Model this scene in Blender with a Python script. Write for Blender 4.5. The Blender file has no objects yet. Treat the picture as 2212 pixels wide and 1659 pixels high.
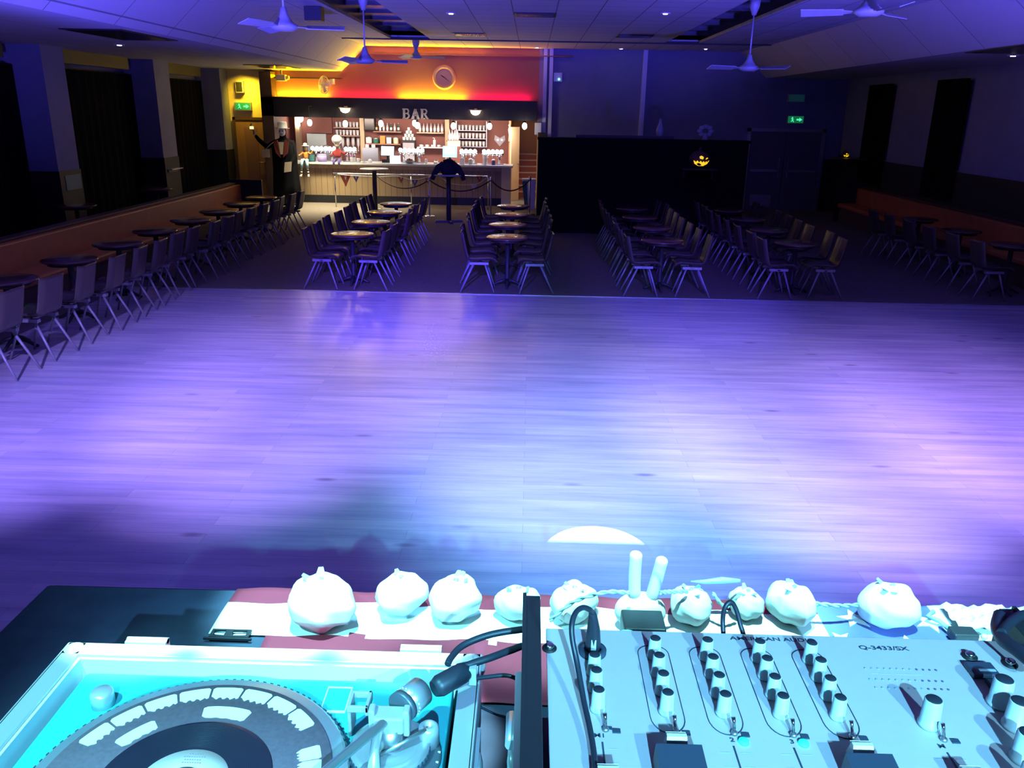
import bpy, bmesh, math, random
from mathutils import Vector, Matrix
random.seed(7)
sc = bpy.context.scene
COL = sc.collection
PI = math.pi
R = math.radians

# ------------------------------------------------------------------ camera
cd = bpy.data.cameras.new('camera')
cam = bpy.data.objects.new('camera', cd)
COL.objects.link(cam)
cd.sensor_fit = 'HORIZONTAL'; cd.sensor_width = 36.0
cd.lens = 1780.0 / 2212.0 * 36.0
cd.clip_start = 0.02; cd.clip_end = 100
cam.matrix_world = (Matrix.Translation((0, 0, 2.45)) @ Matrix.Rotation(R(1.0283), 4, 'Z')
                    @ Matrix.Rotation(PI / 2 - R(18.4015), 4, 'X') @ Matrix.Rotation(R(1.0), 4, 'Z'))
sc.camera = cam

# ------------------------------------------------------------------ world, exposure
w = bpy.data.worlds.new('world'); sc.world = w; w.use_nodes = True
w.node_tree.nodes['Background'].inputs[0].default_value = (0.05, 0.03, 0.30, 1)
w.node_tree.nodes['Background'].inputs[1].default_value = 0.004
sc.view_settings.view_transform = 'Standard'
sc.view_settings.look = 'None'
sc.view_settings.gamma = 1.0
sc.view_settings.use_curve_mapping = False
sc.view_settings.exposure = 0.0
sc.cycles.use_denoising = True
sc.cycles.max_bounces = 6
sc.cycles.diffuse_bounces = 3
sc.cycles.glossy_bounces = 3
sc.cycles.transmission_bounces = 4
sc.cycles.caustics_reflective = False
sc.cycles.caustics_refractive = False
sc.cycles.sample_clamp_indirect = 4.0

# ------------------------------------------------------------------ lamps of the room, and added fill lights
def spot(name, loc, tgt, power, col, half, blend=0.6, size=0.05):
    l = bpy.data.lights.new(name, 'SPOT'); l.energy = power; l.color = col
    l.spot_size = R(half * 2); l.spot_blend = blend; l.shadow_soft_size = size
    o = bpy.data.objects.new(name, l); COL.objects.link(o)
    o.location = loc
    o.rotation_euler = (Vector(tgt) - Vector(loc)).to_track_quat('-Z', 'Y').to_euler()
    return o
def area(name, loc, tgt, power, col, sx, sy, spread=180):
    l = bpy.data.lights.new(name, 'AREA'); l.energy = power; l.color = col
    l.shape = 'RECTANGLE'; l.size = sx; l.size_y = sy; l.spread = R(spread)
    o = bpy.data.objects.new(name, l); COL.objects.link(o)
    o.location = loc
    d = (Vector(tgt) - Vector(loc)).normalized()
    zz = -d; xx = Vector((1, 0, 0)); xx = (xx - zz * xx.dot(zz))
    if xx.length < .1: xx = Vector((0, 1, 0)) - zz * zz.y
    xx.normalize(); yy = zz.cross(xx)
    o.matrix_world = Matrix.Translation(loc) @ Matrix((xx, yy, zz)).transposed().to_4x4()
    return o
VIO = (0.30, 0.18, 1.0)
BLU = (0.10, 0.06, 1.0)
CYA = (0.07, 0.82, 1.0)
# violet stage washes on the dance floor
for x, tx, ty, p, c in ((-3.2, -3.7, 6.7, 6500, (.29, .22, 1)), (-1.8, -2.1, 6.8, 7000, (.34, .26, 1)), (0.0, .2, 6.4, 7000, (.31, .29, 1)),
                        (1.8, 2.2, 6.2, 8500, (.40, .31, 1)), (3.4, 4.1, 6.2, 8500, (.38, .26, 1))):
    spot('violet_wash', (x, 0.0, 3.7), (tx, ty, 0), p, c, 13.5, 1.0, .08)
spot('violet_front', (1.2, 1.2, 3.8), (1.9, 4.6, 0), 900, (.22, .18, 1.0), 26, 1.0, .08)
# blue washes; the low ceiling ones are added, standing in for floor bounce
spot('ceiling_bounce_fill', (-3.6, 1.6, 1.0), (-3.0, 12.0, 5.2), 14000, (.075, .06, 1.0), 20, 1.0, .15)
spot('ceiling_bounce_fill', (4.6, 1.6, 1.0), (3.4, 12.0, 5.2), 12000, (.075, .06, 1.0), 20, 1.0, .15)
spot('ceiling_bounce_fill', (-2.0, 1.6, 1.0), (-6.6, 9.0, 4.6), 2600, (.10, .07, 1.0), 24, 1.0, .15)
spot('ceiling_bounce_fill', (2.5, 1.6, 1.0), (7.0, 9.0, 4.6), 1600, (.10, .07, 1.0), 24, 1.0, .15)
spot('blue_wash', (0.2, 1.5, 3.1), (0.2, 14.0, 3.9), 900, (.08, .06, 1.0), 24, .9, .10)
spot('chair_wash', (-1.0, 1.6, 3.4), (-1.6, 11.6, 0.1), 11000, (.10, .045, 1.0), 11, .9, .10)
spot('chair_wash', (1.6, 1.6, 3.4), (2.2, 11.5, 0.1), 5000, (.10, .045, 1.0), 10, .9, .10)
# cyan stage spot and key over the booth, with added fills
spot('cyan_spot', (0.24, -2.0, 3.42), (0.35, 3.2, 0.7), 1300, (.15, .62, 1.0), 20, 0.7, .015)
spot('cyan_beam', (.44, 1.9, 3.75), (.44, 4.198, 0), 14000, (.35, .95, 1.0), 4.25, .04, .002)  # added spot ahead of the mixer, trimmed by the flap
spot('cyan_floor_fill', (.5, 1.2, 3.7), (.6, 4.9, 0), 2000, (.13, .48, 1.0), 20, 1.0, .05)  # added fill for the teal floor, kept off the mixer
spot('cyan_deck_fill', (-0.9, 0.0, 3.4), (-0.36, .80, 1.78), 310, (.19, .85, 1.0), 15, 0.8, .02)  # added fill over the turntable
for x in (-.50, -.33, -.15):
    spot('cyan_rim_fill', (x, 1.0, 3.5), (x, .945, 1.80), 900, (.45, .97, 1.0), 4.2, 0.5, .01)  # narrow added lights that whiten the case rim
spot('cyan_key', (0.78, -1.25, 3.05), (0.50, .85, 1.8), 330, (.22, .68, 1.0), 20, 0.8, .008)
for i, (x, p) in enumerate(((-0.34, 800), (0.02, 650), (0.36, 600), (0.70, 520))):
    spot('cyan_down_fill', (x, 1.06, 3.4), (x, 1.27, 1.62), p, (.25, .92, 1.0), 7.5, 0.6, .02)  # narrow added lights that brighten the ornaments from above
# bar lighting
area('bar_downlight', (-3.0, 23.3, 2.16), (-3.0, 23.5, 0), 80, (1, .82, .66), 5.6, .25, 120)
area('backbar_light', (-3.0, 23.2, 2.1), (-3.0, 24.6, 1.6), 60, (1, .76, .62), 5.6, .15, 120)
area('bar_front_light', (-3.4, 21.6, 2.9), (-3.4, 22.4, 0.6), 3, (1, .80, .52), 4.4, .2, 70)
area('bar_front_light', (-5.5, 21.6, 2.9), (-5.6, 22.4, 0.6), 20, (1, .92, .58), 1.2, .2, 60)
area('bar_floor_light', (-4.9, 21.3, 3.15), (-4.9, 21.0, 0), 100, (1, .92, .62), 1.4, .5, 80)
area('passage_light', (-.2, 24.4, 2.4), (-.2, 24.2, 0), 26, (1, .72, .35), .5, .8)
# led tape on top of the bar canopy, four colour sections
YEL = (1, .66, .02); RED = (1, .02, .14)
for x0, x1, c, p in ((-6.85, -5.35, YEL, 30), (-5.3, -3.6, RED, 8), (-3.5, -1.75, YEL, 28), (-1.7, -.05, (1, .0, .22), 8)):
    area('canopy_led', ((x0 + x1) / 2, 22.695, 2.67), ((x0 + x1) / 2, 22.76, 3.4), p, c, x1 - x0, .03)
# led tape along the top of the end wall
area('ceiling_led', (-2.7, 22.70, 3.80), (-2.7, 22.35, 3.93), 38, (1, .66, .0), 3.0, .02)
area('ceiling_led', (-.4, 22.70, 3.80), (-.4, 22.35, 3.93), 5, (1, .45, .05), 1.6, .02)
area('ceiling_led', (-6.0, 22.72, 3.18), (-6.0, 22.5, 3.33), 30, (1, .66, .0), 2.0, .02)
area('corner_led', (-4.68, 22.72, 3.47), (-4.9, 22.4, 3.65), 26, (1, .62, .0), .02, .55)
area('door_led', (-7.35, 22.3, 3.2), (-7.5, 22.8, 2.6), 11, (1, .66, .03), .4, .1, 90)
# little green glow low at the left
spot('green_glow', (-7.2, 8.4, 1.2), (-5.2, 7.9, 0), 25, (.15, 1, .35), 22, .6, .05)
# ------------------------------------------------------------------ materials
def pm(name, col, rough=.6, metal=0.0, emit=None, es=0.0, coat=0.0, noise=None, trans=0.0, alpha=1.0):
    m = bpy.data.materials.new(name); m.use_nodes = True
    nt = m.node_tree; b = nt.nodes['Principled BSDF']
    b.inputs['Base Color'].default_value = (*col, 1)
    b.inputs['Roughness'].default_value = rough
    if rough >= .85: b.inputs['Specular IOR Level'].default_value = .12
    b.inputs['Metallic'].default_value = metal
    b.inputs['Coat Weight'].default_value = coat
    b.inputs['Transmission Weight'].default_value = trans
    if emit:
        b.inputs['Emission Color'].default_value = (*emit, 1)
        b.inputs['Emission Strength'].default_value = es
    if noise:
        sx, amt = noise
        tc = nt.nodes.new('ShaderNodeTexCoord'); mp = nt.nodes.new('ShaderNodeMapping')
        mp.inputs['Scale'].default_value = sx if isinstance(sx, tuple) else (sx, sx, sx)
        n = nt.nodes.new('ShaderNodeTexNoise'); n.inputs['Scale'].default_value = 1.0; n.inputs['Detail'].default_value = 4
        nt.links.new(tc.outputs['Object'], mp.inputs[0]); nt.links.new(mp.outputs[0], n.inputs['Vector'])
        mx = nt.nodes.new('ShaderNodeMix'); mx.data_type = 'RGBA'
        mx.inputs[6].default_value = (*[c * (1 - amt) for c in col], 1)
        mx.inputs[7].default_value = (*[min(1, c * (1 + amt)) for c in col], 1)
        nt.links.new(n.outputs['Fac'], mx.inputs[0]); nt.links.new(mx.outputs[2], b.inputs['Base Color'])
    return m
def wood_floor():
    m = bpy.data.materials.new('dance_floor_wood'); m.use_nodes = True
    nt = m.node_tree; b = nt.nodes['Principled BSDF']
    N = nt.nodes.new; L = nt.links.new
    tc = N('ShaderNodeTexCoord')
    br = N('ShaderNodeTexBrick'); br.offset = .37; br.offset_frequency = 2
    br.inputs['Scale'].default_value = 1.0; br.inputs['Brick Width'].default_value = 1.9
    br.inputs['Row Height'].default_value = .115; br.inputs['Mortar Size'].default_value = .0012
    br.inputs['Color1'].default_value = (.68, .63, .60, 1); br.inputs['Color2'].default_value = (.54, .51, .55, 1)
    br.inputs['Mortar'].default_value = (.40, .38, .40, 1); br.inputs['Bias'].default_value = 0
    L(tc.outputs['Object'], br.inputs['Vector'])
    mp = N('ShaderNodeMapping'); mp.inputs['Scale'].default_value = (.9, 9, 1)
    n = N('ShaderNodeTexNoise'); n.inputs['Scale'].default_value = 1.2; n.inputs['Detail'].default_value = 6; n.inputs['Roughness'].default_value = .6
    L(tc.outputs['Object'], mp.inputs[0]); L(mp.outputs[0], n.inputs['Vector'])
    rp = N('ShaderNodeValToRGB'); rp.color_ramp.elements[0].position = .32; rp.color_ramp.elements[0].color = (.76, .76, .80, 1)
    rp.color_ramp.elements[1].position = .68; rp.color_ramp.elements[1].color = (1.1, 1.06, 1.05, 1)
    L(n.outputs['Fac'], rp.inputs[0])
    mx = N('ShaderNodeMix'); mx.data_type = 'RGBA'; mx.blend_type = 'MULTIPLY'; mx.inputs[0].default_value = 1
    L(br.outputs['Color'], mx.inputs[6]); L(rp.outputs[0], mx.inputs[7])
    # knots
    mp2 = N('ShaderNodeMapping'); mp2.inputs['Scale'].default_value = (1.1, 3.2, 1)
    v = N('ShaderNodeTexVoronoi'); v.inputs['Scale'].default_value = .9
    L(tc.outputs['Object'], mp2.inputs[0]); L(mp2.outputs[0], v.inputs['Vector'])
    r2 = N('ShaderNodeValToRGB'); r2.color_ramp.elements[0].position = .03; r2.color_ramp.elements[0].color = (.55, .52, .55, 1)
    r2.color_ramp.elements[1].position = .10; r2.color_ramp.elements[1].color = (1, 1, 1, 1)
    L(v.outputs['Distance'], r2.inputs[0])
    m2 = N('ShaderNodeMix'); m2.data_type = 'RGBA'; m2.blend_type = 'MULTIPLY'; m2.inputs[0].default_value = 1
    L(mx.outputs[2], m2.inputs[6]); L(r2.outputs[0], m2.inputs[7])
    L(m2.outputs[2], b.inputs['Base Color'])
    b.inputs['Roughness'].default_value = .26
    b.inputs['Specular IOR Level'].default_value = .5
    return m
def grid_mat(name, col, line, wx, wy, mort, rough=.8, axes='XY', offs=0.0, off2=(0, 0)):
    m = bpy.data.materials.new(name); m.use_nodes = True
    nt = m.node_tree; b = nt.nodes['Principled BSDF']; N = nt.nodes.new; L = nt.links.new
    tc = N('ShaderNodeTexCoord'); sp = N('ShaderNodeSeparateXYZ'); cb = N('ShaderNodeCombineXYZ')
    L(tc.outputs['Object'], sp.inputs[0])
    for i, a in enumerate(axes):
        ad = N('ShaderNodeMath'); ad.operation = 'ADD'; ad.inputs[1].default_value = off2[i]
        L(sp.outputs['XYZ'.index(a)], ad.inputs[0]); L(ad.outputs[0], cb.inputs[i])
    br = N('ShaderNodeTexBrick'); br.offset = offs
    br.inputs['Scale'].default_value = 1.0; br.inputs['Brick Width'].default_value = wx; br.inputs['Row Height'].default_value = wy
    br.inputs['Mortar Size'].default_value = mort; br.inputs['Mortar Smooth'].default_value = .3
    br.inputs['Color1'].default_value = (*col, 1); br.inputs['Color2'].default_value = (*[c * .9 for c in col], 1)
    br.inputs['Mortar'].default_value = (*line, 1)
    L(cb.outputs[0], br.inputs['Vector']); L(br.outputs['Color'], b.inputs['Base Color'])
    b.inputs['Roughness'].default_value = rough
    return m

M = {}
M['dance'] = wood_floor()
M['carpet'] = pm('carpet', (.17, .14, .115), .9, noise=(14, .25))
M['stage'] = pm('stage_floor', (.05, .05, .06), .6, noise=(6, .3))
M['ceiling'] = grid_mat('ceiling_tiles', (.62, .60, .62), (.16, .15, .17), .68, .64, .009, off2=(-.34 + 6.8, 0))
M['soffit'] = grid_mat('soffit_panels', (.52, .50, .54), (.22, .20, .24), 1.22, 2.44, .010)
M['coving'] = grid_mat('coving_panels', (.60, .57, .60), (.22, .20, .22), 1.5, 1.22, .010, axes='YX')
M['black'] = pm('black_paint', (.012, .012, .014), .55)
M['blackgloss'] = pm('black_gloss', (.015, .015, .018), .25)
M['wall_blue'] = pm('wall_plaster', (.26, .27, .38), .85, noise=(3, .12))
M['wall_end'] = pm('end_wall_plaster', (.42, .16, .10), .8, noise=(2, .10))
M['wall_yellow'] = pm('yellow_wall', (.72, .60, .30), .8)
M['dado'] = pm('dark_dado_paint', (.010, .011, .014), .6, noise=(4, .3))
M['curtain'] = pm('black_curtain', (.004, .004, .005), 1.0)
M['partition'] = pm('partition_paint', (.007, .007, .009), .85, noise=(3, .3))
M['white_paint'] = pm('white_gloss_paint', (.75, .75, .78), .4)
M['orange_vinyl'] = pm('orange_vinyl', (.50, .17, .04), .5, noise=(5, .2))
M['bench_wood'] = pm('bench_wood', (.10, .06, .04), .4)
M['shell'] = pm('chair_plywood', (.075, .055, .048), .32, noise=((4, 20, 4), .25))
M['chair_metal'] = pm('chair_legs_grey', (.30, .29, .33), .4, .2)
M['tabletop'] = pm('mahogany_table_top', (.12, .05, .038), .22, noise=((3, 18, 3), .3), coat=.3)
M['table_metal'] = pm('table_cast_iron', (.03, .03, .035), .5)
M['wood_door'] = pm('door_wood', (.36, .20, .09), .5, noise=((20, 3, 2), .25))
M['door_grey'] = pm('door_grey', (.16, .15, .16), .6)
M['bar_wood'] = pm('bar_cladding', (.50, .37, .22), .55, noise=((10, 10, 1.6), .35))
M['bar_grain'] = grid_mat('bar_planks', (.36, .25, .14), (.12, .08, .05), 2.5, .155, .006, .5, axes='ZX', offs=.3)
M['bar_top'] = pm('bar_top_laminate', (.60, .60, .62), .25)
M['cream'] = pm('cream_paint', (.80, .68, .42), .7)
M['maroon'] = pm('maroon_wall', (.21, .075, .06), .7, noise=(4, .1))
M['teal_tile'] = pm('pale_panel', (.58, .68, .66), .4)
M['shelf'] = pm('shelf_wood', (.30, .16, .11), .5)
M['chrome'] = pm('chrome', (.80, .80, .82), .15, 1.0)
M['steel'] = pm('brushed_steel', (.55, .56, .58), .35, .9)
M['glassy'] = pm('clear_glassware', (.78, .82, .84), .12, 0, trans=.35)
M['green_glass'] = pm('green_bottle_glass', (.05, .22, .15), .12, 0, trans=.2)
M['brown_glass'] = pm('brown_bottle_glass', (.18, .07, .02), .12, 0, trans=.2)
M['label_white'] = pm('white_label', (.8, .78, .74), .6)
M['bulb'] = pm('lamp_glow_warm', (1, .9, .8), .5, emit=(1, .84, .70), es=22)
M['lens'] = pm('tap_lens_glow', (1, 1, 1), .5, emit=(.92, .95, 1), es=16)
M['dome'] = pm('dome_glow', (1, .9, .8), .5, emit=(1, .72, .45), es=9)
M['downlight'] = pm('downlight_glow', (1, 1, 1), .5, emit=(1, .93, .85), es=18)
M['screen'] = pm('screen_glow', (.8, .9, 1), .3, emit=(.80, .95, 1), es=3.2)
M['screen_b'] = pm('screen_glow_blue', (.3, .5, .8), .3, emit=(.35, .65, 1), es=1.6)
M['sign_grey'] = pm('bar_sign_letter', (.52, .46, .44), .6, emit=(1, .85, .8), es=.05)
M['exit_green'] = pm('exit_sign_green', (.02, .3, .12), .5, emit=(.03, 1, .32), es=.12)
M['exit_bright'] = pm('exit_sign_lamp', (.1, .6, .4), .5, emit=(.1, 1, .55), es=.9)
M['exit_dim'] = pm('exit_sign_dim', (.02, .10, .10), .6, emit=(.05, .3, .4), es=.05)
M['green_led'] = pm('green_led', (.2, 1, .6), .5, emit=(.2, 1, .6), es=5)
M['clock_rim'] = pm('clock_rim', (.80, .45, .22), .45)
M['clock_face'] = pm('clock_face', (.55, .50, .30), .6)
M['white_plastic'] = pm('white_plastic', (.78, .78, .80), .35)
M['fan'] = pm('fan_enamel', (.40, .40, .42), .4)
M['grey_plastic'] = pm('grey_plastic', (.35, .35, .38), .5)
M['black_cloth'] = pm('black_cloth', (.05, .055, .09), .9, noise=(20, .3))
M['robe'] = pm('robe_black', (.004, .004, .006), .85)
M['robe_red'] = pm('robe_red_lining', (.16, .02, .012), .7)
M['skin_mask'] = pm('white_mask', (.85, .84, .80), .5)
M['shirt'] = pm('dull_shirt', (.45, .36, .26), .8)
M['denim'] = pm('pale_denim', (.35, .58, .68), .8)
M['stripe'] = pm('striped_sock_cream', (.80, .74, .58), .8)
M['red_cloth'] = pm('red_cloth', (.30, .03, .03), .8)
M['orange'] = pm('orange_plastic', (.80, .28, .05), .5)
M['lilac'] = pm('lilac_tub', (.45, .34, .70), .5)
M['lantern'] = pm('lantern_glow', (1, .8, .3), .5, emit=(1, .75, .2), es=3)
M['pumpkin'] = pm('pumpkin_skin', (.14, .055, .035), .5)
M['pumpkin_glow'] = pm('pumpkin_glow', (1, .7, .1), .5, emit=(1, .62, .02), es=1.1)
M['rope'] = pm('barrier_rope', (.05, .015, .02), .8)
M['bunt_red'] = pm('bunting_red', (.30, .06, .04), .8)
M['bunt_blue'] = pm('bunting_purple', (.10, .06, .22), .8)
M['bunt_white'] = pm('bunting_white', (.55, .50, .52), .8)
M['stair_red'] = pm('stair_riser', (.42, .12, .06), .7)
M['stair_nose'] = pm('stair_nosing', (.75, .62, .48), .6)
M['orange_wall'] = pm('passage_wall', (.55, .28, .12), .8)
M['teal_bin'] = pm('teal_bin', (.03, .14, .16), .5)
# booth
M['flag_red'] = pm('flag_red', (.26, .016, .040), .8, noise=(9, .15))
M['flag_white'] = pm('flag_white', (.85, .85, .85), .8)
M['flag_blue'] = pm('flag_blue', (.12, .12, .36), .8, noise=(12, .3))
M['ornament'] = pm('white_ornament', (.86, .86, .84), .7, noise=(60, .08))
M['leaf'] = pm('pale_leaf_scrap', (.35, .62, .60), .6)
M['case_alu'] = pm('case_aluminium', (.72, .74, .76), .3, .55)
M['case_black'] = pm('case_laminate', (.02, .02, .025), .5)
M['foam'] = pm('case_inner_foam', (.78, .80, .82), .8)
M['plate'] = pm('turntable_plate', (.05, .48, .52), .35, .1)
M['platter'] = pm('platter_aluminium', (.50, .52, .55), .3, .6)
M['platter_dark'] = pm('platter_groove', (.10, .12, .15), .4, .3)
M['vinyl'] = pm('vinyl_black', (.022, .02, .035), .28)
M['slipmat'] = pm('slipmat_grey', (.20, .13, .17), .95, noise=(220, .25))
M['slip_white'] = pm('slipmat_print', (.90, .90, .90), .9)
M['label_pink'] = pm('record_label_pink', (.95, .70, .68), .6)
M['label_ink'] = pm('label_ink', (.35, .20, .25), .7)
M['mixer'] = pm('mixer_faceplate', (.60, .52, .54), .45, .1, noise=(90, .04))
M['mixer_side'] = pm('mixer_side_grey', (.18, .22, .26), .5)
M['ink'] = pm('panel_ink', (.03, .05, .08), .6)
M['ink_light'] = pm('panel_ink_faint', (.36, .42, .50), .6)
M['knob'] = pm('knob_grey_plastic', (.58, .66, .70), .25, .1)
M['knob_top'] = pm('knob_top_dark', (.012, .018, .03), .7)
M['knob_mark'] = pm('knob_marker', (.45, .85, .85), .4)
M['fader_white'] = pm('fader_cap_light', (.75, .75, .75), .4)
M['fader_black'] = pm('fader_black', (.035, .05, .08), .4)
M['teal_btn'] = pm('lit_button', (.1, .7, .7), .4, emit=(0, 1, 1), es=.9)
M['cable'] = pm('black_cable', (.018, .022, .035), .45)
M['led_off'] = pm('led_dull', (.30, .40, .50), .4)
M['led_dark'] = pm('led_dark_red', (.12, .10, .20), .4)

# ------------------------------------------------------------------ geometry helpers
class MB:
    def __init__(s): s.v = []; s.f = []; s.mi = []; s.sm = []; s.m = 0; s.smooth = False
    def mat(s, i): s.m = i; return s
    def add(s, vs, fs, smooth=None):
        b = len(s.v); s.v += [tuple(p) for p in vs]
        for f in fs:
            s.f.append([b + i for i in f]); s.mi.append(s.m); s.sm.append(s.smooth if smooth is None else smooth)
        return s
    def box(s, x0, x1, y0, y1, z0, z1):
        return s.add([(x0,y0,z0),(x1,y0,z0),(x1,y1,z0),(x0,y1,z0),(x0,y0,z1),(x1,y0,z1),(x1,y1,z1),(x0,y1,z1)],
                     [(0,3,2,1),(4,5,6,7),(0,1,5,4),(1,2,6,5),(2,3,7,6),(3,0,4,7)], False)
    def hexa(s, p):
        return s.add(p, [(0,3,2,1),(4,5,6,7),(0,1,5,4),(1,2,6,5),(2,3,7,6),(3,0,4,7)], False)
    def rings(s, rings, cap=True, closed=True, smooth=True):
        n = len(rings[0]); vs = [p for r in rings for p in r]; fs = []
        for i in range(len(rings) - 1):
            for j in range(n if closed else n - 1):
                k = (j + 1) % n
                fs.append((i*n+j, i*n+k, (i+1)*n+k, (i+1)*n+j))
        b = len(s.v); s.add(vs, fs, smooth)
        if cap and closed:
            s.f.append([b + i for i in range(n)][::-1]); s.mi.append(s.m); s.sm.append(False)
            s.f.append([b + (len(rings)-1)*n + i for i in range(n)]); s.mi.append(s.m); s.sm.append(False)
        return s
    def cyl(s, p, q, r0, r1=None, n=12):
        r1 = r0 if r1 is None else r1
        p = Vector(p); q = Vector(q); d = (q - p).normalized()
        a = d.orthogonal().normalized(); c = d.cross(a)
        return s.rings([[p + (a*math.cos(t) + c*math.sin(t))*r0 for t in [2*PI*i/n for i in range(n)]],
                        [q + (a*math.cos(t) + c*math.sin(t))*r1 for t in [2*PI*i/n for i in range(n)]]])
    def lathe(s, prof, c=(0,0,0), n=24, sx=1, sy=1, cap=True):
        return s.rings([[(c[0]+r*sx*math.cos(2*PI*i/n), c[1]+r*sy*math.sin(2*PI*i/n), c[2]+z) for i in range(n)] for r, z in prof], cap)
    def ball(s, c, r, n=16, m=10, fn=None):
        if not isinstance(r, tuple): r = (r, r, r)
        rings = []
        for j in range(m + 1):
            ph = -PI/2 + PI*j/m; ring = []
            for i in range(n):
                th = 2*PI*i/n
                d = Vector((math.cos(ph)*math.cos(th), math.cos(ph)*math.sin(th), math.sin(ph)))
                k = fn(d, th, ph) if fn else 1
                if j in (0, m): d = Vector((0, 0, math.sin(ph))); k = fn(d, 0, ph) if fn else 1
                ring.append((c[0]+d.x*r[0]*k, c[1]+d.y*r[1]*k, c[2]+d.z*r[2]*k))
            rings.append(ring)
        return s.rings(rings, False)
    def tube(s, pts, r, n=8):
        pts = [Vector(p) for p in pts]; rings = []; a = None
        for i, p in enumerate(pts):
            d = (pts[min(i+1, len(pts)-1)] - pts[max(i-1, 0)]).normalized()
            if a is None: a = d.orthogonal().normalized()
            a = (a - d*a.dot(d)).normalized(); c = d.cross(a)
            rr = r[i] if isinstance(r, (list, tuple)) else r
            rings.append([p + (a*math.cos(2*PI*k/n) + c*math.sin(2*PI*k/n))*rr for k in range(n)])
        return s.rings(rings)
    def prism(s, poly, z0, z1):
        n = len(poly); 
        vs = [(x, y, z0) for x, y in poly] + [(x, y, z1) for x, y in poly]
        fs = [tuple(range(n))[::-1], tuple(range(n, 2*n))] + [(i, (i+1)%n, n+(i+1)%n, n+i) for i in range(n)]
        return s.add(vs, fs, False)
    def quad(s, a, b, c, d): return s.add([a, b, c, d], [(0,1,2,3)], False)
    def xf(s, mat, start=0):
        for i in range(start, len(s.v)): s.v[i] = tuple(mat @ Vector(s.v[i]))
        return s
    def build(s, name, mats, parent=None, bevel=0, loc=None):
        me = bpy.data.meshes.new(name); me.from_pydata(s.v, [], s.f)
        if not isinstance(mats, (list, tuple)): mats = [mats]
        for m in mats: me.materials.append(M[m] if isinstance(m, str) else m)
        for i, p in enumerate(me.polygons): p.material_index = s.mi[i]; p.use_smooth = s.sm[i]
        me.update()
        bm = bmesh.new(); bm.from_mesh(me); bmesh.ops.recalc_face_normals(bm, faces=bm.faces); bm.to_mesh(me); bm.free()
        o = bpy.data.objects.new(name, me); COL.objects.link(o)
        if parent: o.parent = parent
        if loc: o.location = loc
        if bevel:
            b = o.modifiers.new('bevel', 'BEVEL'); b.width = bevel; b.segments = 2; b.limit_method = 'ANGLE'
        return o
def spline(pts, n=6):
    P = [Vector(p) for p in pts]; out = []
    for i in range(len(P) - 1):
        p0 = P[max(i-1, 0)]; p1 = P[i]; p2 = P[i+1]; p3 = P[min(i+2, len(P)-1)]
        for k in range(n):
            t = k / n
            out.append(.5*((2*p1) + (-p0+p2)*t + (2*p0-5*p1+4*p2-p3)*t*t + (-p0+3*p1-3*p2+p3)*t**3))
    out.append(P[-1]); return out
def tag(o, label, cat, group=None):
    o['label'] = label; o['category'] = cat
    if group: o['group'] = group
    return o
def thing(name, label, cat, loc=(0,0,0), rz=0, group=None):
    o = bpy.data.objects.new(name, None); COL.objects.link(o)
    o.empty_display_size = .1
    o.location = loc; o.rotation_euler = (0, 0, rz)
    return tag(o, label, cat, group)
def struct(name, mb, m, **k):
    o = mb.build(name, m, **k); o['kind'] = 'structure'; return o
KIDS = {}
def dup(root, loc, rz, label, group=None, parts=True):
    r = root.copy(); COL.objects.link(r); r.location = loc; r.rotation_euler = (0, 0, rz); r['label'] = label
    if group: r['group'] = group
    if parts:
        if root.name not in KIDS: KIDS[root.name] = [(ch, list(ch.children)) for ch in root.children]
        for ch, gs in KIDS[root.name]:
            c = ch.copy(); COL.objects.link(c); c.parent = r
            for g in gs:
                d = g.copy(); COL.objects.link(d); d.parent = c
    return r
def text_mesh(name, txt, size, mat, parent, loc, rot=(0,0,0), depth=.0004, sx=1.0, align='LEFT', bold=0.0):
    cu = bpy.data.curves.new('t', 'FONT'); cu.body = txt; cu.size = size; cu.extrude = depth; cu.align_x = align; cu.offset = bold
    to = bpy.data.objects.new('t', cu); COL.objects.link(to)
    bpy.context.view_layer.update()
    me = bpy.data.meshes.new_from_object(to.evaluated_get(bpy.context.evaluated_depsgraph_get()))
    bpy.data.objects.remove(to); me.name = name
    me.materials.clear(); me.materials.append(M[mat])
    o = bpy.data.objects.new(name, me); COL.objects.link(o)
    if parent: o.parent = parent
    o.location = loc; o.rotation_euler = rot; o.scale = (sx, 1, 1)
    return o
ORD = ['nearest', 'second', 'third', 'fourth', 'fifth', 'sixth', 'seventh', 'eighth', 'ninth', 'tenth', 'eleventh', 'twelfth', 'thirteenth', 'fourteenth', 'fifteenth', 'sixteenth', 'seventeenth', 'eighteenth']
# ------------------------------------------------------------------ the room
X0, X1, YB, YE = -8.65, 8.15, -3.0, 22.8
CZ, SZ = 3.93, 3.33
struct('floor', MB().box(X0, X1, 11.3, 27.0, -.1, 0).box(X0, -5.62, 1.7, 11.3, -.1, 0).box(7.9, X1, 1.7, 11.3, -.1, 0), 'carpet')
struct('dance_floor', MB().box(-5.62, 7.9, 1.75, 11.3, -.1, .001), 'dance')
struct('trim_1', MB().box(-5.62, 7.9, 11.28, 11.32, 0, .007), 'steel')
struct('stage_platform', MB().box(X0, X1, YB, 1.75, -.1, .85), 'stage')
# raised walkway behind the banquette on the left
struct('floor', MB().box(X0, -6.62, 1.75, 20.0, 0, .15), 'carpet')
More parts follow.
